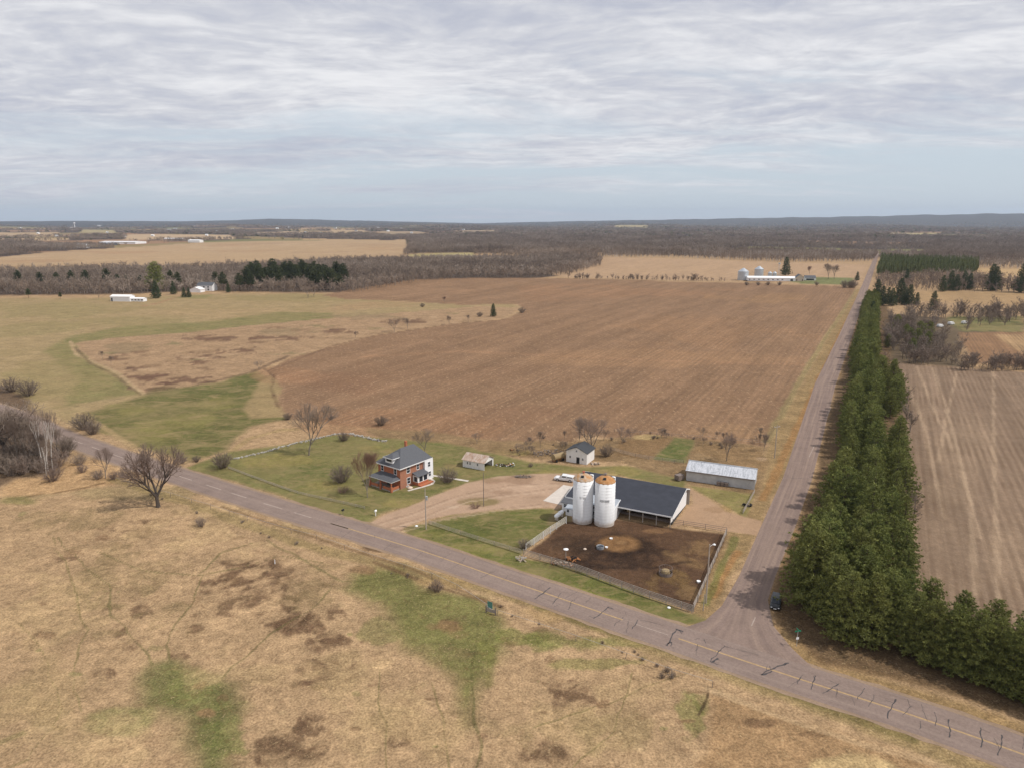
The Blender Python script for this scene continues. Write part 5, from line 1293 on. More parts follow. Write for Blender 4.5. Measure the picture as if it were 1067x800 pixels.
# --- outbuildings
def gable(name, loc, rz, Wx, Dy, ez_, rz_, axis, wall, roof, label, cat, ovh=.35, t=.12):
    """ridge along axis; origin = near right corner; x in [-Wx,0], y in [0,Dy]"""
    B = empty(name, loc, rz, label, cat)
    mb = MB()
    if axis == 'y':
        mb.prism([(-Wx, 0), (0, 0), (0, ez_), (-Wx / 2, rz_ - .05), (-Wx, ez_)], 0, Dy)
    else:
        mb.prismx([(0, 0), (Dy, 0), (Dy, ez_), (Dy / 2, rz_ - .05), (0, ez_)], -Wx, 0)
    w_ = mb.obj('wall', M[wall], B)
    mb = MB()
    if axis == 'y':
        k = (rz_ - ez_) / (Wx / 2) * ovh
        mb.slab([(-Wx / 2, -ovh, rz_), (ovh, -ovh, ez_ - k), (ovh, Dy + ovh, ez_ - k), (-Wx / 2, Dy + ovh, rz_)], t); mb.slab([(-Wx - ovh, -ovh, ez_ - k), (-Wx / 2 - .002, -ovh, rz_), (-Wx / 2 - .002, Dy + ovh, rz_), (-Wx - ovh, Dy + ovh, ez_ - k)], t)
    else:
        k = (rz_ - ez_) / (Dy / 2) * ovh
        mb.slab([(-Wx - ovh, -ovh, ez_ - k), (ovh, -ovh, ez_ - k), (ovh, Dy / 2, rz_), (-Wx - ovh, Dy / 2, rz_)], t); mb.slab([(-Wx - ovh, Dy / 2 + .002, rz_), (ovh, Dy / 2 + .002, rz_), (ovh, Dy + ovh, ez_ - k), (-Wx - ovh, Dy + ovh, ez_ - k)], t)
    for v in range(len(mb.v)): x, y, z = mb.v[v]; mb.v[v] = (x, y, z + t + .01)
    mb.obj('roof', M[roof], B); return B
WB = gable('outbuilding', P(611.3, 484), bearing(118), 6.6, 6.0, 3.5, 5.0, 'y', 'oldwhite', 'dshingle', 'white weathered outbuilding with dark gable roof and open doorway at the field edge', 'shed')
mb = MB(); mb.box(-3.3, -2.3, -.03, -.004, 0, 1.9); mb.obj('doorway', M['dark'], WB)
window(None, WB, -1.3, 0, 1.2, .5, .6, 'y-', fr='oldwhite'); window(None, WB, -5.3, 0, 1.4, .5, .6, 'y-', fr='oldwhite'); window(None, WB, -3.3, 0, 3.5, .45, .5, 'y-', fr='oldwhite')
GB = empty('garage', P(504.5, 490), bearing(118), 'low white garage with patchy rusty roof and open right end', 'garage')
mb = MB(); gw, gd = 7.2, 5.4
mb.box(-gw, 0, 0, .12, 0, 2.3); mb.box(-gw, 0, gd - .12, gd, 0, 2.3); mb.prismx([(.12, 0), (gd - .12, 0), (gd - .12, 2.28), (gd / 2, 3.6), (.12, 2.28)], -gw, -gw + .12)
mb.prismx([(.12, 2.0), (gd - .12, 2.0), (gd - .12, 2.28), (gd / 2, 3.6), (.12, 2.28)], -.12, 0); mb.box(-.12, 0, gd - .55, gd - .13, 0, 2.0)
mb.obj('wall', M['oldwhite'], GB)
mb = MB(); mb.slab([(-gw - .3, -.35, 2.25), (.3, -.35, 2.25), (.3, gd / 2, 3.75), (-gw - .3, gd / 2, 3.75)], .08); mb.slab([(-gw - .3, gd / 2 + .002, 3.75), (.3, gd / 2 + .002, 3.75), (.3, gd + .35, 2.25), (-gw - .3, gd + .35, 2.25)], .08); mb.obj('roof', M['rustroof'], GB)
for x in (-5.6, -4.7, -2.2): window(None, GB, x, 0, 1.1, .4, .7, 'y-', fr='oldwhite')
SB = empty('metal_shed', P(785.5, 510), bearing(113.5), 'long grey metal shed with patched corrugated roof and an open doorway in its right end', 'shed')
Ls, Ds = 17.9, 8.6; mb = MB()
mb.prismx([(0, 0), (Ds, 0), (Ds, 2.9), (Ds * .5, 4.35), (0, 2.9)], -Ls, 0); mb.obj('wall', M['shedwall'], SB)
mb = MB(); mb.slab([(-Ls - .25, -.3, 2.95), (.25, -.3, 2.95), (.25, Ds / 2, 4.5), (-Ls - .25, Ds / 2, 4.5)], .07); mb.slab([(-Ls - .25, Ds / 2 + .002, 4.5), (.25, Ds / 2 + .002, 4.5), (.25, Ds + .3, 2.95), (-Ls - .25, Ds + .3, 2.95)], .07)
rf = mb.obj('roof', M['shedroof'], SB); mb = MB(); mb.box(-Ls - .26, .26, Ds / 2 - .18, Ds / 2 + .18, 4.48, 4.6); mb.obj('ridge_cap', M['steel'], rf)
mb = MB(); mb.box(-Ls - .26, .26, -.42, -.31, 2.72, 2.92); mb.obj('gutter', M['dpole'], SB)
mb = MB(); mb.box(.005, .04, 1.2, 2.6, 0, 2.7); mb.obj('doorway', M['dark'], SB)
mb = MB()
for k in range(3): mb.box(-9.6 + k * 1.05, -8.7 + k * 1.05, -.9, -.06, .1, 1.1)
o = mb.obj('crates', M['dpole'], None); o.location = SB.location; o.rotation_euler = SB.rotation_euler; o.name = 'feed_rack'; tag(o, 'dark brown rack standing against the front wall of the grey metal shed', 'rack')
mb = MB(); mb.box(-2.2, 0, -.8, .8, .25, 1.6); mb.tube((-1.6, -.85, .35), (-1.6, .85, .35), .35, .35, 10); mb.box(0, 1.6, -.08, .08, .45, .55); o = mb.obj('cart', M['dpole'], None); o.location = P(710.5, 499); o.rotation_euler.z = .6; tag(o, 'dark farm cart parked at the left end of the grey metal shed', 'cart')

# concrete pad
pts_ = [P(*q) for q in ((566, 521.5), (587, 505), (598, 507), (596, 517), (585.5, 526))]
mb = MB(); mb.add([p + Vector((0, 0, .06)) for p in pts_] + [p - Vector((0, 0, .1)) for p in pts_], [tuple(range(5))] + [(i, (i + 1) % 5, (i + 1) % 5 + 5, i + 5) for i in range(5)]); o = mb.obj('path', M['concrete']); tag(o, kind='structure'); o.name = 'concrete_pad'
M['path_c'] = M['concrete']
def path(name, px, w_, mat, h_=.04):
    l_ = catmull([P(*q).to_2d() for q in px], 1.2); rr = offset_rows(l_, w_ / 2, -w_ / 2, .15); mb = MB()
    for (a, b), (c, d) in zip(rr, rr[1:]): mb.add([(p.x, p.y, float(H(p.x, p.y)) + h_) for p in (a, b, d, c)], [(0, 1, 2, 3)])
    o = mb.obj(name, mat); tag(o, kind='structure'); return o
path('garden_path', [(447, 497), (452, 501), (450, 504), (440, 507), (425, 511)], .8, M['concrete']); path('garden_path', [(450, 495), (470, 498), (488, 501)], 1.0, M['concrete'])

# --- stone rows
def stonerow(name, px, label, cat, w_=.9, hmax=.7, mat='stone', dens=1.5):
    rg_ = random.Random(len(px)); l_ = catmull([P(*q).to_2d() for q in px], .8); mb = MB()
    for p in l_:
        for _ in range(int(dens * 2)):
            q = p + Vector((rg_.gauss(0, w_ * .35), rg_.gauss(0, w_ * .35))); s = rg_.uniform(.14, .32); z = float(H(q.x, q.y)) + rg_.uniform(0, hmax - .3)
            vs = []; 
            for i in range(8): vs.append((q.x + (1 if i & 1 else -1) * s * rg_.uniform(.7, 1.1), q.y + (1 if i & 2 else -1) * s * rg_.uniform(.7, 1.1), z + (1 if i & 4 else -1) * s * rg_.uniform(.5, .8)))
            mb.add(vs, [(0, 2, 3, 1), (4, 5, 7, 6), (0, 1, 5, 4), (1, 3, 7, 5), (3, 2, 6, 7), (2, 0, 4, 6)])
    o = mb.obj(name, M[mat]); return tag(o, label, cat)
stonerow('stone_wall', [(245, 478), (262, 474), (280, 470), (296, 465), (312, 461), (330, 457), (350, 452.5), (366, 452)], 'long low wall of pale field stones at the back of the lawn', 'wall', .8, .5)
stonerow('stone_wall', [(366, 452), (380, 456), (395, 459), (402, 460)], 'short pale stone wall curving toward the brick house roof', 'wall', .9, .6)
# --- fences
def fence(name, px, label, nrail, hgt, post_sp, mat, pmat, rail_h=.14, pr=.07, lean=0.0, world=None, cat='fence', wob=.0, rt=.03):
    l_ = world or catmull([P(*q).to_2d() for q in px], post_sp); rg_ = random.Random(int(l_[0].x * 10)); o0 = Vector((l_[0].x, l_[0].y, float(H(*l_[0]))))
    B = empty(name, o0, 0, label, cat)
    tops = []
    pts = [l_[0]]; acc = 0
    for a, b in zip(l_, l_[1:]):
        acc += (b - a).length
        if acc >= post_sp * .95: pts.append(b); acc = 0
    if (pts[-1] - l_[-1]).length > .5: pts.append(l_[-1])
    for i, p in enumerate(pts):
        z = float(H(p.x, p.y)) - o0.z; q = Vector((p.x - o0.x, p.y - o0.y, z)); top = q + Vector((rg_.gauss(0, wob), rg_.gauss(0, wob), hgt * rg_.uniform(1.0, 1.12)))
        mb = MB(); mb.tube(q + Vector((0, 0, -.1)), top, pr, pr * .9, 6); mb.obj('post', M[pmat], B); tops.append((q, top))
    for r_ in range(nrail):
        mb = MB(); f = (r_ + 1) / nrail * .94
        for (q0, t0), (q1, t1) in zip(tops, tops[1:]):
            a = q0.lerp(t0, f); b = q1.lerp(t1, f); d = (b - a); n_ = Vector((-d.y, d.x, 0)).normalized() * rt; up = Vector((0, 0, rail_h / 2)); s_ = n_ * (pr / rt + 1) * (1 if True else 1)
            vs = [a + s_ - n_ - up, a + s_ + n_ - up, a + s_ + n_ + up, a + s_ - n_ + up, b + s_ - n_ - up, b + s_ + n_ - up, b + s_ + n_ + up, b + s_ - n_ + up]
            mb.add(vs, [(0, 1, 2, 3), (7, 6, 5, 4), (0, 4, 5, 1), (1, 5, 6, 2), (2, 6, 7, 3), (3, 7, 4, 0)])
        mb.obj('rail', M[mat], B)
    return B
fence('board_fence', [(545, 579), (600, 595), (660, 617.5), (721, 638)], 'grey board fence along the road side of the muddy barnyard', 5, 1.5, 2.4, 'board', 'post', .13)
fence('board_fence', [(722.5, 637), (740, 597), (757, 557)], 'pale board fence on the right side of the barnyard next to the utility pole', 4, 1.5, 2.4, 'board', 'post', .16)
fence('rail_fence', [(757, 555), (735, 551), (712, 547.5), (701, 546)], 'dark pipe fence between the barnyard and the gravel behind it', 3, 1.3, 3.0, 'dpole', 'dpole', .07, .05)
fence('plank_fence', [(548, 573), (566, 561), (580, 551), (590, 545)], 'pale white plank fence on the left side of the barnyard', 5, 1.6, 2.6, 'pale_board', 'trim', .12)
fence('wire_fence', [(447, 546), (480, 557), (515, 568), (543, 577)], 'pale woven wire fence across the front lawn', 5, 1.0, 3.2, 'board', 'post', .025, .05)
fence('wire_fence', [(238, 488), (270, 500), (310, 514), (345, 522), (380, 530)], 'low pale wire fence along the roadside of the lawn', 4, .7, 3.0, 'board', 'post', .03, .05)
fence('wire_fence', [(786, 513), (779, 526), (774, 535)], 'short grey plank fence running from the corner of the metal shed', 3, 1.1, 2.4, 'board', 'post', .12)
fence('garden_fence', [(640, 470), (662, 476), (690, 480.5), (712, 483)], 'dark low garden fence left of the metal shed', 4, 1.1, 2.8, 'wireg', 'dpole', .03, .05)
fence('wire_fence', [(640, 450), (700, 455), (745, 458), (798, 463)], 'thin fence on the edge of the ploughed field behind the metal shed', 2, 1.1, 4.5, 'wireg', 'dpole', .03, .06)
fence('pasture_fence', [(120, 501), (200, 524), (275, 548), (330, 562), (390, 583), (450, 602), (497, 626), (512, 638)], 'thin pasture fence with wooden posts along the near side of the county road', 1, 1.1, 6.5, 'wireg', 'dpole', .02, .05, wob=.08)
fence('pasture_fence', [(519, 641), (600, 668), (700, 703), (742, 716)], 'sparse fence posts continuing past the teal gate toward the junction', 1, 1.0, 8.0, 'wireg', 'dpole', .02, .05, wob=.1)
# --- gate thing with teal sheet
p = P(511, 639); B = empty('cattle_gate', p, R(-28), 'weathered gate panel with teal sheet and dark posts on the pasture edge', 'gate')
for x in (-.9, 1.1): MB().tube((x, 0, -.1), (x, 0, 1.5), .13, .12, 7).obj('post', M['dpole'], B)
MB().box(-.8, 1.0, -.05, .05, .35, 1.0).obj('panel', M['board'], B); MB().box(-.7, .35, .14, .18, 1.0, 2.3).obj('sheet', M['teal'], B)
MB().tube((-.9, .1, 1.4), (.9, .1, .6), .05, .05, 5).obj('brace', M['steel'], B)
# --- poles
def pole(px, py, hgt, label, mat='pole', arm=False, extra=None, lamp=False, rad=.15):
    p = P(px, py); B = empty('utility_pole', p, R(25), label, 'utility pole')
    MB().tube((0, 0, -.2), (0, 0, hgt), rad, rad * .65, 8).obj('pole', M[mat], B)
    if arm:
        mb = MB(); mb.box(-1.1, 1.1, -.06, .06, hgt - .75, hgt - .6); mb.obj('crossarm', M[mat], B)
        for x in (-1, 0, 1): MB().tube((x, 0, hgt - .6), (x, 0, hgt - .4), .05, .05, 6).obj('insulator', M['trim'], B)
    if extra:
        mb = MB(); mb.tube((.35, 0, hgt * extra), (.35, 0, hgt * extra + .9), .26, .26, 10); mb.obj('transformer', M['steel'], B)
    if lamp:
        mb = MB(); mb.tube((0, 0, hgt - .5), (1.0, 0, hgt - .1), .03, .03, 5); mb.lathe([(.05, .25), (.28, .05), (.3, 0), (.02, -.05)], 10, c=(1.05, 0, hgt - .3)); mb.obj('yard_lamp', M['trim'], B)
    return p, hgt
PL1 = pole(444, 551, 10.3, 'tall pole with a white transformer on the lawn by the driveway entrance', 'pole', False, .70)
pole(504, 527, 9.0, 'thin dark pole on the grass island in the gravel drive', 'dpole', False, rad=.11)
PL2 = pole(735.5, 628, 12.0, 'tall pale utility pole at the right corner of the barnyard', 'pole', False, lamp=True)
PL3 = pole(807, 477, 10.5, 'pale utility pole beside the side road behind the metal shed', 'pole', True)
pole(722, 632, 3.2, 'short grey post beside the barnyard corner pole', 'post', rad=.12) if False else None
mb = MB(); p = P(732.5, 636); mb.tube((0, 0, -.1), (.15, 0, 3.4), .09, .07, 6); o = mb.obj('guy_post', M['post']); o.location = p; tag(o, 'short grey post leaning beside the tall barnyard corner pole', 'post')
def wire(a, b, sag, label):
    mb = MB(); n_ = 14; pr_ = None
    for i in range(n_ + 1):
        t = i / n_; q = a.lerp(b, t) - Vector((0, 0, sag * 4 * t * (1 - t)))
        if pr_ is not None: mb.tube(pr_, q, .012, .012, 3, cap=False)
        pr_ = q
    o = mb.obj('power_line', M['dark']); tag(o, label, 'power line')
wire(PL2[0] + Vector((0, 0, 11.6)), PL3[0] + Vector((0, 0, 9.9)), 2.0, 'thin wire from the barnyard corner pole to the pole behind the metal shed')
# --- small things
def mesh_thing(mb, name, mat, p, rz, label, cat, group=None):
    o = mb.obj(name, M[mat]); o.location = p; o.rotation_euler.z = rz; return tag(o, label, cat, group)
for px, py, s, l_, c_ in [(636.8, 561.5, .45, 'white tub on the tan mound of the barnyard', 'tub'), (632, 570.5, .4, 'white tub beside the blue water tank in the barnyard', 'tub'), (728, 606.5, .5, 'white tub near the right fence of the barnyard', 'tub'), (697, 633, .4, 'white stone on the grass before the barnyard fence', 'stone'), (609.5, 572, .45, 'pale slab lying in the left of the barnyard', 'slab'), (434, 548, .45, 'round white stone on the lawn at the driveway entrance', 'stone'), (286.5, 587, .3, 'small white stake in the pasture', 'stake'), (648, 534, .3, 'pale bucket under the barn eave', 'bucket')]:
    mb = MB(); n_ = 'tub' if c_ == 'tub' else c_
    s *= .8
    if c_ in ('tub', 'bucket'): mb.lathe([(.02, .02), (s * .8, .02), (s, s * .9), (s * 1.05, s * .9), (s * .93, s * .8), (.02, s * .55)], 12)
    elif c_ == 'stake': mb.tube((0, 0, 0), (.05, 0, .9), .09, .07, 5)
    else: mb.lathe([(.02, 0), (s, .02), (s * 1.05, s * .35), (s * .6, s * .7), (.02, s * .75)], 9)
    mesh_thing(mb, n_, 'trim' if c_ != 'slab' else 'tan', P(px, py), rg.uniform(0, 3), l_, c_)
# mineral feeder posts
p = P(589.5, 583); B = empty('mineral_feeder', p, 0, 'white topped post feeder in the left of the barnyard', 'feeder'); MB().tube((0, 0, 0), (0, 0, 2.4), .07, .07, 6).obj('post', M['post'], B); MB().lathe([(.02, .25), (.55, 0), (.55, -.06), (.02, -.06)], 12, c=(0, 0, 2.5)).obj('cap', M['trim'], B)
# water tank
p = P(625.5, 571); B = empty('water_tank', p, .3, 'small blue grey stock tank at the edge of the tan mound', 'tank'); MB().lathe([(.8, 0), (.85, .6), (.8, .6), (.76, .45), (.02, .45)], 18).obj('tub', M['steel'], B); MB().lathe([(.02, .46), (.74, .46)], 18).obj('water', M['glass'], B)
# bale feeder
p = P(693.5, 598); B = empty('bale_feeder', p, 0, 'round dark bale feeder ring holding a hay bale on the right of the barnyard', 'feeder')
MB().lathe([(1.35, 0), (1.35, .62), (1.3, .62), (1.3, 0)], 24).obj('skirt', M['dpole'], B)
mb = MB()
for k in range(16): a = k * math.pi / 8; mb.tube((1.33 * math.cos(a), 1.33 * math.sin(a), .6), (1.33 * math.cos(a), 1.33 * math.sin(a), 1.5), .03, .03, 4)
for k in range(24): a = k * math.pi / 12; b_2 = (k + 1) * math.pi / 12; mb.tube((1.33 * math.cos(a), 1.33 * math.sin(a), 1.5), (1.33 * math.cos(b_2), 1.33 * math.sin(b_2), 1.5), .035, .035, 4)
mb.obj('bars', M['dpole'], B)
mb = MB(); mb.lathe([(.85, .0), (.95, .5), (.8, .95), (.4, 1.1), (.02, 1.12)], 14); o = mb.obj('hay_bale', M['hay']); o.location = p; tag(o, 'hay bale inside the round feeder', 'hay bale')
# scrap by the fence
def heap(name, px, py, n_, sx, sy, mats, label, cat, seed, rz=0.0, sz=.5):
    rg_ = random.Random(seed); B = empty(name, P(px, py), rz, label, cat)
    parts_ = {m: MB() for m in mats}
    for _ in range(n_):
        m = rg_.choice(mats); a = Vector((rg_.uniform(-sx, sx), rg_.uniform(-sy, sy), rg_.uniform(0, sz))); v = Vector((rg_.gauss(0, 1), rg_.gauss(0, .7), rg_.gauss(0, .35))).normalized() * rg_.uniform(.3, 1.0)
        parts_[m].tube(a - v * .5, a + v * .5, rg_.uniform(.04, .16), None, 5)
    for m in mats: parts_[m].obj({'rust': 'rusty_parts', 'dpole': 'dark_parts', 'dark': 'dark_parts', 'bark': 'limbs', 'board': 'planks', 'concrete': 'blocks', 'trim': 'pale_parts', 'stone': 'stones', 'tan': 'planks'}[m], M[m], B)
heap('scrap_heap', 597.5, 583, 40, 1.3, .7, ['dark', 'rust'], 'dark scrap heap inside the road side fence of the barnyard', 'heap', 1)
heap('scrap_heap', 585, 588, 34, 2.4, .5, ['rust', 'tan'], 'row of rusty orange scrap along the barnyard fence', 'heap', 2, R(-18), .6)
heap('brush_pile', 572, 473, 90, 5.0, 2.0, ['bark', 'dpole'], 'grey pile of fallen limbs left of the white outbuilding', 'brush', 3, 0, 1.0)
heap('junk_pile', 526, 485, 50, 2.6, 1.0, ['rust', 'trim', 'dark'], 'mixed junk pile right of the open garage', 'heap', 4)
heap('brush_pile', 545, 497, 40, 2.2, .8, ['bark', 'dpole'], 'low brush pile on the gravel between garage and barn', 'brush', 5, 0, .4)
heap('stone_pile', 543, 584, 26, .9, .6, ['tan', 'stone'], 'pale rubble pile at the outer corner of the barnyard fence', 'rubble', 6, 0, .9)
heap('rubble_pile', 620, 483.5, 40, 1.2, .5, ['tan', 'bark'], 'pale rubble and boards at the right wall of the white outbuilding', 'rubble', 7, 0, .5)
heap('dark_heap', 395, 459, 14, .7, .3, ['dark', 'dpole'], 'small dark heap on the stone wall near the house', 'heap', 8, 0, .5)
heap('dark_heap', 779, 527, 30, 1.0, .5, ['dark', 'dpole'], 'dark heap by the short plank fence at the metal shed', 'heap', 9, 0, .6) if True else None
heap('debris', 533, 469, 12, .8, .4, ['dark', 'rust'], 'tiny dark debris at the edge of the ploughed field behind the garage', 'heap', 10, 0, .5)
heap('pallet_stack', 751, 497, 1, .1, .1, ['board'], 'x', 'x', 1) if False else None
# rusty tank wagon
p = P(581.5, 480); B = empty('tank_wagon', p, R(40), 'rusty old tank wagon left of the white outbuilding', 'wagon')
MB().tube((-2, 0, 1.5), (2, 0, 1.5), .95, .95, 14).obj('tank', M['hay'], B); MB().box(-2.2, 2.6, -.5, .5, .5, .62).obj('frame', M['rust'], B)
for x in (-1.3, 1.3):
    for y in (-.8, .8): MB().tube((x, y - .12, .4), (x, y + .12, .4), .42, .42, 12).obj('wheel', M['black'], B)
# propane tank
p = P(585.5, 539); p = P(582.5, 539.5); B = empty('propane_tank', p, R(90 - 30), 'white horizontal propane tank on the grass left of the silos', 'tank')
mb = MB(); vs = [(.02, -2.0), (.3, -1.92), (.48, -1.7), (.52, -1.4), (.52, 1.4), (.48, 1.7), (.3, 1.92), (.02, 2.0)]; mb.lathe(vs, 16); mb.v = [(z, x, y + 1.05) for x, y, z in mb.v]; mb.obj('tank', M['trim'], B, True)
for x in (-1.3, 1.3): MB().box(x - .12, x + .12, -.4, .4, 0, .6).obj('leg', M['concrete'], B)
MB().tube((0, 0, 1.55), (0, 0, 1.8), .16, .16, 8).obj('dome_cap', M['trim'], B)
# mail boxes
for px, py, c_, l_ in [(391.5, 537, 'trim', 'white box on a post at the left side of the driveway mouth'), (357.5, 536, 'dark', 'black mailbox on a post beside the county road')]:
    B = empty('mailbox', P(px, py), R(-20), l_, 'mailbox'); MB().tube((0, 0, 0), (0, 0, 1.1), .1 if c_ == 'trim' else .05, None, 6).obj('post', M[c_ if c_ == 'trim' else 'dpole'], B)
    MB().prism([(-.2, 1.1), (.2, 1.1), (.2, 1.35), (.12, 1.47), (-.12, 1.47), (-.2, 1.35)], -.35, .35).obj('box', M[c_], B)
# sign at the corner
p = P(830, 673); B = empty('street_sign', p, R(10), 'green topped street sign post with a small white plate under the corner pines', 'sign')
MB().tube((0, 0, 0), (0, 0, 2.9), .045, .045, 6).obj('post', M['steel'], B); mb = MB(); mb.box(-.55, .55, -.02, .02, 2.75, 3.0); mb.box(-.02, .02, -.5, .5, 3.01, 3.24); mb.obj('name_plate', M['signgreen'], B); MB().box(-.25, .25, -.07, -.05, 1.35, 1.75).obj('number_plate', M['trim'], B)
# lawn post
# --- vehicles
def wheels(B, xs, hw, r_, w_):
    for x in xs:
        for s in (-1, 1):
            e_ = empty('wheel', (x, s * hw, r_)); e_.parent = B; MB().tube((0, -w_ / 2, 0), (0, w_ / 2, 0), r_, r_, 16).obj('tyre', M['black'], e_); MB().tube((0, -w_ / 2 - .01, 0), (0, w_ / 2 + .01, 0), r_ * .58, r_ * .58, 12).obj('rim', M['steel'], e_)
def loft(mb, secs, mi=0):
    n_ = len(secs[0]); vs = [v for s in secs for v in s]; fs = [(j * n_ + k, j * n_ + (k + 1) % n_, (j + 1) * n_ + (k + 1) % n_, (j + 1) * n_ + k) for j in range(len(secs) - 1) for k in range(n_)]
    fs += [tuple(range(n_))[::-1], tuple((len(secs) - 1) * n_ + k for k in range(n_))]; mb.add(vs, fs, mi)
def sect(x, hw, z0, z1, ch=.12): return [(x, -hw, z0), (x, hw, z0), (x, hw, z1 - ch), (x, hw - ch, z1), (x, -hw + ch, z1), (x, -hw, z1 - ch)]
B = empty('suv', P(808, 630), bearing(203), 'dark suv parked at the edge of the side road under the pines', 'car')
mb = MB(); loft(mb, [sect(-2.3, .82, .4, .85), sect(-2.2, .9, .3, 1.02), sect(-1.2, .92, .28, 1.05), sect(.9, .92, .28, 1.02), sect(1.9, .9, .3, .93), sect(2.3, .78, .4, .75)]); mb.obj('body', M['carblack'], B)
mb = MB(); loft(mb, [sect(-2.15, .78, 1.0, 1.12), sect(-1.85, .74, 1.0, 1.62), sect(.35, .72, 1.0, 1.66), sect(1.15, .8, 1.0, 1.05)]); mb.obj('greenhouse', M['glass'], B)
mb = MB(); loft(mb, [sect(-1.95, .68, 1.6, 1.66, .03), sect(-.6, .7, 1.665, 1.72, .03), sect(.4, .66, 1.64, 1.70, .03)]); mb.obj('roof', M['carblack'], B)
for s in (-1, 1): MB().box(2.2, 2.31, s * .62 - .14, s * .62 + .14, .62, .76).obj('headlight', M['trim'], B)
MB().box(2.26, 2.36, -.26, .26, .42, .54).obj('number_plate', M['trim'], B); wheels(B, (-1.4, 1.42), .84, .35, .22)
B = empty('pickup_truck', P(588, 500.5), bearing(288), 'white pickup truck with topper parked on the gravel behind the left end of the barn', 'truck')
mb = MB(); loft(mb, [sect(-2.75, .85, .5, .95), sect(-2.7, .95, .45, 1.05), sect(.9, .95, .45, 1.05), sect(2.3, .93, .45, 1.08), sect(2.75, .82, .5, .85)]); mb.obj('body', M['carwhite'], B)
mb = MB(); loft(mb, [sect(-.75, .86, 1.05, 1.80), sect(.55, .86, 1.05, 1.82), sect(1.35, .9, 1.05, 1.10)]); mb.obj('cab', M['carwhite'], B)
mb = MB(); loft(mb, [sect(-2.7, .9, 1.06, 1.62), sect(-.8, .86, 1.06, 1.74)]); mb.obj('topper', M['carwhite'], B)
mb = MB(); [mb.box(-.6, .5, s * .87 - .012, s * .87 + .012, 1.28, 1.66) for s in (-1, 1)]; [mb.box(-2.4, -1.0, s * .89 - .02, s * .89 + .02, 1.28, 1.52) for s in (-1, 1)]
mb.add([(.62, -.75, 1.78), (.62, .75, 1.78), (1.28, .8, 1.18), (1.28, -.8, 1.18)], [(0, 1, 2, 3)]); mb.obj('window', M['glass'], B); wheels(B, (-1.75, 1.75), .86, .4, .26)

# --- far farm
RZF = bearing(98)
for px, hh, rr, l_ in [(774, 14.5, 6.4, 'large galvanised grain bin at the left end of the long white barn'), (790.5, 13.5, 5.6, 'second grain bin standing behind the long white barn')]:
    B = empty('grain_bin', P(px, 292 if px < 780 else 288.5), 0, l_, 'grain bin'); MB().lathe([(rr, 0), (rr, hh * .74)], 28).obj('body', M['steel'], B); MB().lathe([(rr + .1, hh * .73), (.8, hh), (.02, hh)], 28).obj('roof', M['steel'], B)
for px, hh, rr in [(802, 8, 2.6), (807, 8, 2.4)]:
    B = empty('grain_bin', P(px, 289.5), 0, 'left small bin behind the white barn roof' if px < 805 else 'right small bin behind the white barn roof', 'grain bin'); MB().lathe([(rr, 0), (rr, hh * .75)], 18).obj('body', M['steel'], B); MB().lathe([(rr + .1, hh * .74), (.02, hh)], 18).obj('roof', M['steel'], B)
p = P(811, 290); B = empty('grain_elevator', p, 0, 'thin grain elevator tower rising behind the long white barn', 'tower'); mb = MB()
for s in (-.6, .6): mb.tube((s, 0, 0), (s, 0, 18), .12, .12, 4)
for k in range(9): mb.tube((-.6, 0, k * 2), (.6, 0, k * 2 + 2), .08, .08, 4)
mb.obj('frame', M['steel'], B); MB().box(-1.2, 1.2, -.6, .6, 17.5, 19).obj('head', M['steel'], B)
B = gable('long_barn', P(829, 293.3), RZF, 55, 13, 3.6, 5.2, 'x', 'white', 'trim', 'very long low white barn of the far farm beside the grain bins', 'barn')
mb = MB(); [mb.box(-54 + k * 5.4, -52 + k * 5.4, -.06, -.004, 1.2, 2.2) for k in range(8)]; mb.box(-6, -3, -.06, -.004, 0, 2.6); mb.obj('window', M['shingle'], B)
B = gable('farmhouse', P(837.5, 293.3), RZF, 9.5, 9, 4.2, 8, 'y', 'tan', 'shingle', 'tan gabled building between the long white barn and the far farmhouse', 'house')
mb = MB(); mb.box(-8.5, -7.5, -.06, -.004, .4, 2.2); mb.box(-2, -1, -.06, -.004, .4, 2.2); mb.obj('window', M['dark'], B)
B = gable('farmhouse', P(850, 292.5), RZF, 12, 9, 3, 5.6, 'x', 'trim', 'shingle', 'low far farmhouse with dark front and pale roof edge near the round reddish tree', 'house')
mb = MB(); mb.box(-11, -2, -.06, -.004, .3, 2.1); mb.obj('window', M['dark'], B)
# --- left pasture buildings
B = gable('trailer_shed', P(135.5, 314.5), bearing(97), 18, 7, 4.2, 5.6, 'x', 'white', 'oldwhite', 'larger white shed on the far left pasture', 'shed'); mb = MB(); mb.box(-17.5, -16, -.05, -.004, 0, 3); mb.obj('door', M['shingle'], B)
B = gable('trailer_shed', P(149.5, 314.5), bearing(97), 12, 5, 2.5, 3.2, 'x', 'white', 'trim', 'smaller white trailer right of the white shed on the far left pasture', 'trailer'); mb = MB(); [mb.box(-11 + 3 * k, -9.6 + 3 * k, -.05, -.004, 1, 1.8) for k in range(4)]; mb.obj('window', M['glass'], B)
B = gable('white_house', P(221.5, 303.5), bearing(97), 16, 9, 5.4, 8.2, 'x', 'white', 'shingle', 'far white house at the wood edge with grey roof and attached wing', 'house'); mb = MB(); [mb.box(-14 + 4.5 * k, -12.5 + 4.5 * k, -.05, -.004, 3.2, 4.6) for k in range(3)]; [mb.box(-14 + 4.5 * k, -12.5 + 4.5 * k, -.05, -.004, .8, 2.2) for k in range(3)]; mb.obj('window', M['glass'], B)
B = gable('white_garage', P(209, 305), bearing(97), 11, 8, 2.8, 5, 'y', 'white', 'oldwhite', 'low white garage at the left of the far white house', 'garage')
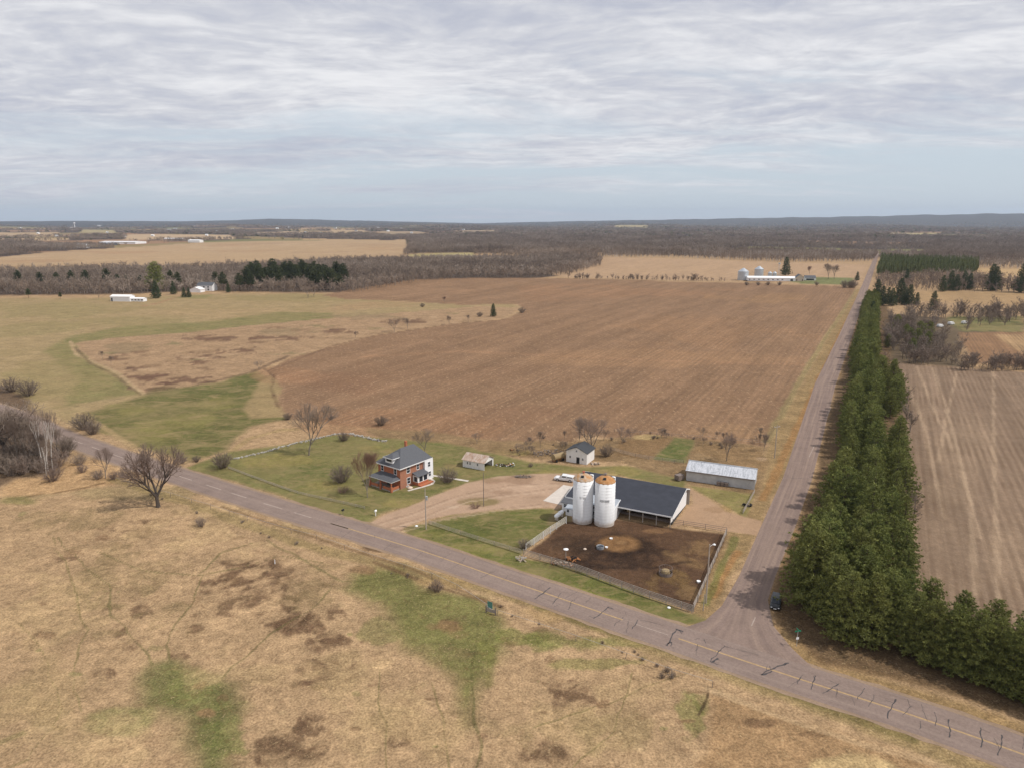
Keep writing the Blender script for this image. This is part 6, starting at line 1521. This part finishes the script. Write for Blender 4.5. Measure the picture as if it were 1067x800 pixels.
B = gable('far_shed', P(90, 258.5), bearing(95), 27, 14, 8, 11, 'x', 'trim', 'teal2' if False else 'steel', 'bluish roofed shed on the far edge of the tan field', 'shed')
B = gable('warehouse', P(141, 254.5), bearing(95), 120, 60, 6.5, 8, 'x', 'trim', 'white', 'long white industrial building beyond the tan field', 'warehouse'); B = gable('warehouse', P(118, 256), bearing(95), 46, 20, 6, 8, 'x', 'shingle', 'steel', 'grey block in front of the long white industrial building', 'warehouse')
B = gable('warehouse', P(208, 253), bearing(95), 40, 25, 7, 9, 'x', 'trim', 'white', 'white hall at the far right end of the industrial strip', 'warehouse'); B = gable('warehouse', P(190, 251), bearing(95), 70, 25, 7, 9, 'x', 'tan', 'trim', 'low tan hall behind the white hall of the industrial strip', 'warehouse')
fh = [(179, 240.5, 14), (172, 241, 8), (184, 239.5, 12), (395, 238.5, 10), (384, 239.5, 9), (372, 241.5, 8), (320, 243, 9), (335, 243.5, 10), (405, 241.5, 8), (268, 244, 7), (484, 240, 9), (104, 236.5, 9), (112, 243, 7), (150, 238, 10), (205, 237, 9), (243, 240, 8), (302, 238, 8), (350, 238.5, 9), (430, 243.5, 8), (22, 239, 9), (40, 244, 7), (690, 236.5, 8), (790, 234.8, 10), (160, 246.5, 9), (216, 246, 8), (470, 238.5, 12), (490, 239.5, 8), (60, 247, 8), (75, 238.5, 8), (130, 247.5, 9), (228, 241.5, 9), (290, 239, 9), (420, 239, 9)]
for k, (a, b, w_) in enumerate(fh):
    s = px2m(a, b)
    gable('distant_house', P(a, b), bearing(90 + (k * 37) % 30), s * 3.2 * w_ / 10, s * 1.6, max(5, s * .8), max(8, s * 1.3), 'x', 'trim', ['white', 'shingle', 'steel', 'trim'][k % 4], 'tiny pale building of the distant settlement on the plain', 'building')['group'] = 'distant buildings'
mb = MB(); p = P(86.5, 237); mb.tube((0, 0, 0), (0, 0, 45), 4, 3, 8); mb.lathe([(.1, -6), (9, -2), (9, 4), (.1, 8)], 12, c=(0, 0, 45)); mesh_thing(mb, 'water_tower', 'trim', P(78, 238), 0, 'faint pale water tower on the left horizon', 'tower')
# vehicles in the scrub clearing
for a, b, l_ in [(979.5, 341, 'small white trailer among the scrub trees'), (991, 338.5, 'white van left of the clearing in the scrub'), (1005, 337.5, 'low white car in the scrub clearing')]:
    B = empty('parked_van', P(a, b), .4, l_, 'vehicle'); mb = MB(); loft(mb, [sect(-2.4, 1.0, .5, 1.3), sect(-2.2, 1.0, .4, 2.0), sect(1.0, 1.0, .4, 2.0), sect(1.8, 1.0, .4, 1.3), sect(2.5, .9, .5, 1.1)]); mb.obj('body', M['carwhite'], B); wheels(B, (-1.5, 1.5), .9, .38, .22)
# ------------------------------------------------------------------ haze, world, sun, camera
HZM = bpy.data.materials.new('haze'); HZM.use_nodes = True
n = HZM.node_tree.nodes; n.remove(n['Principled BSDF'])
pv = n.new('ShaderNodeVolumePrincipled'); pv.inputs['Color'].default_value = (.70, .82, 1.0, 1); pv.inputs['Density'].default_value = 4.5e-5
pv.inputs['Anisotropy'].default_value = .2
HZM.node_tree.links.new(pv.outputs[0], n['Material Output'].inputs['Volume'])
hz = MB().box(-18500, 18500, -18500, 18500, -3 + min(0, float(GZ.min())), 330).obj('haze', HZM); tag(hz, kind='stuff')

SUNAZ, SUNEL = 104.0, 53.0      # azimuth clockwise from +Y
wd = bpy.data.worlds.new('World'); bpy.context.scene.world = wd; wd.use_nodes = True
n = wd.node_tree.nodes; L = wd.node_tree.links
bg = n['Background']; bg.inputs['Strength'].default_value = .1
sky = n.new('ShaderNodeTexSky'); sky.sky_type = 'NISHITA'; sky.sun_disc = False; sky.sun_elevation = R(SUNEL); sky.sun_rotation = R(SUNAZ)
sky.air_density = 1.0; sky.dust_density = 1.0; sky.ozone_density = 1.0
def node(t, **k):
    q = n.new(t)
    for a, v in k.items(): setattr(q, a, v)
    return q
def mth(op, a, b=0.0, clamp=False):
    q = node('ShaderNodeMath', operation=op, use_clamp=clamp)
    for i, v in enumerate((a, b)):
        if isinstance(v, bpy.types.NodeSocket): L.new(v, q.inputs[i])
        else: q.inputs[i].default_value = v
    return q.outputs[0]
tc = node('ShaderNodeTexCoord').outputs['Generated']
sp = node('ShaderNodeSeparateXYZ'); L.new(tc, sp.inputs[0])
zz = mth('MAXIMUM', sp.outputs[2], 0.0); den = mth('ADD', zz, .11)
cx = node('ShaderNodeCombineXYZ'); L.new(mth('DIVIDE', sp.outputs[0], den), cx.inputs[0]); L.new(mth('DIVIDE', sp.outputs[1], den), cx.inputs[1])
def wmap(sc, rot=0.0, loc=(0, 0, 0)):
    q = node('ShaderNodeMapping'); L.new(cx.outputs[0], q.inputs[0]); q.inputs['Scale'].default_value = sc; q.inputs['Rotation'].default_value = (0, 0, rot); q.inputs['Location'].default_value = loc; return q.outputs[0]
def wnoise(vec, s, d=5, r_=.55, dist=0.0):
    q = node('ShaderNodeTexNoise'); L.new(vec, q.inputs['Vector']); q.inputs['Scale'].default_value = s; q.inputs['Detail'].default_value = d; q.inputs['Roughness'].default_value = r_; q.inputs['Distortion'].default_value = dist; return q.outputs['Fac']
def wmr(v, a, b, c, d):
    q = node('ShaderNodeMapRange'); L.new(v, q.inputs[0]); q.interpolation_type = 'SMOOTHSTEP'
    for i, t in enumerate((a, b, c, d)): q.inputs[i + 1].default_value = t
    return q.outputs[0]
wq = node('ShaderNodeTexNoise'); L.new(cx.outputs[0], wq.inputs['Vector']); wq.inputs['Scale'].default_value = .8; wq.inputs['Detail'].default_value = 3
wv = node('ShaderNodeVectorMath', operation='SCALE'); L.new(wq.outputs['Color'], wv.inputs[0]); wv.inputs['Scale'].default_value = .7
wa = node('ShaderNodeVectorMath', operation='ADD'); L.new(cx.outputs[0], wa.inputs[0]); L.new(wv.outputs[0], wa.inputs[1])
def wmap2(sc, rot=0.0, loc=(0, 0, 0)):
    q = node('ShaderNodeMapping'); L.new(wa.outputs[0], q.inputs[0]); q.inputs['Scale'].default_value = sc; q.inputs['Rotation'].default_value = (0, 0, rot); q.inputs['Location'].default_value = loc; return q.outputs[0]
n_big = wnoise(wmap2((.5, 1, 1), .15, (3.1, 1.7, 0)), .9, 6, .55, .2)
n_rip = wnoise(wmap2((1.0, 1.8, 1), .42), 3.4, 4, .5, .2)
n_fine = wnoise(wmap2((1, 1.3, 1), -.25, (1, 4, 0)), 8.0, 7, .62, .2)
n_cov = wnoise(wmap2((.30, .8, 1), .10, (7.3, 2.2, 0)), 1.0, 7, .62, .3)
amp = wmr(sp.outputs[2], .0, .12, .5, 1)
cov = mth('ADD', wmr(sp.outputs[2], .0, .19, -.24, .60), mth('MULTIPLY', mth('SUBTRACT', n_cov, .5), 2.4))
cov = mth('ADD', cov, mth('MULTIPLY', sp.outputs[0], -.22))
cov = wmr(cov, -.30, .34, .05, .97)
shade = mth('ADD', mth('ADD', mth('MULTIPLY', mth('SUBTRACT', n_big, .5), 1.7), mth('MULTIPLY', mth('SUBTRACT', n_rip, .5), .85)), mth('MULTIPLY', mth('SUBTRACT', n_fine, .5), .75))
shade = wmr(mth('MULTIPLY', shade, amp), -.50, .50, 0, 1)
rp = node('ShaderNodeValToRGB'); L.new(shade, rp.inputs[0]); e = rp.color_ramp.elements
e[0].position = 0; e[0].color = (5.0, 5.25, 6.2, 1); e[1].position = 1; e[1].color = (8.8, 8.8, 9.0, 1)
q = e.new(.5); q.color = (6.7, 6.8, 7.3, 1)
mxs = node('ShaderNodeMix', data_type='RGBA'); mxs.inputs[0].default_value = .85; L.new(sky.outputs[0], mxs.inputs[6]); mxs.inputs[7].default_value = (6.2, 7.05, 7.85, 1)
mx = node('ShaderNodeMix', data_type='RGBA'); L.new(cov, mx.inputs[0]); L.new(mxs.outputs[2], mx.inputs[6]); L.new(rp.outputs[0], mx.inputs[7])
L.new(mx.outputs[2], bg.inputs['Color'])

ld = bpy.data.lights.new('sun', 'SUN'); ld.energy = 3.3; ld.angle = R(1.0); ld.color = (1, .955, .89)
lo = bpy.data.objects.new('sun', ld); C.objects.link(lo)
v = Vector((math.sin(R(SUNAZ)) * math.cos(R(SUNEL)), math.cos(R(SUNAZ)) * math.cos(R(SUNEL)), math.sin(R(SUNEL))))
lo.rotation_euler = v.to_track_quat('Z', 'Y').to_euler(); lo.location = (0, 0, 150)

cd = bpy.data.cameras.new('camera'); co = bpy.data.objects.new('camera', cd); C.objects.link(co)
cd.sensor_width = 36; cd.sensor_fit = 'HORIZONTAL'; cd.lens = 36 * F / 1067; cd.clip_start = 1; cd.clip_end = 60000
co.location = (0, 0, CAMH); co.rotation_euler = (math.pi / 2 - PITCH, 0, 0)
sc = bpy.context.scene; sc.camera = co
sc.view_settings.view_transform = 'Standard'; sc.view_settings.look = 'None'; sc.view_settings.gamma = 1; sc.view_settings.exposure = 0
sc.cycles.max_bounces = 6;  sc.cycles.use_denoising = True; sc.cycles.transparent_max_bounces = 8
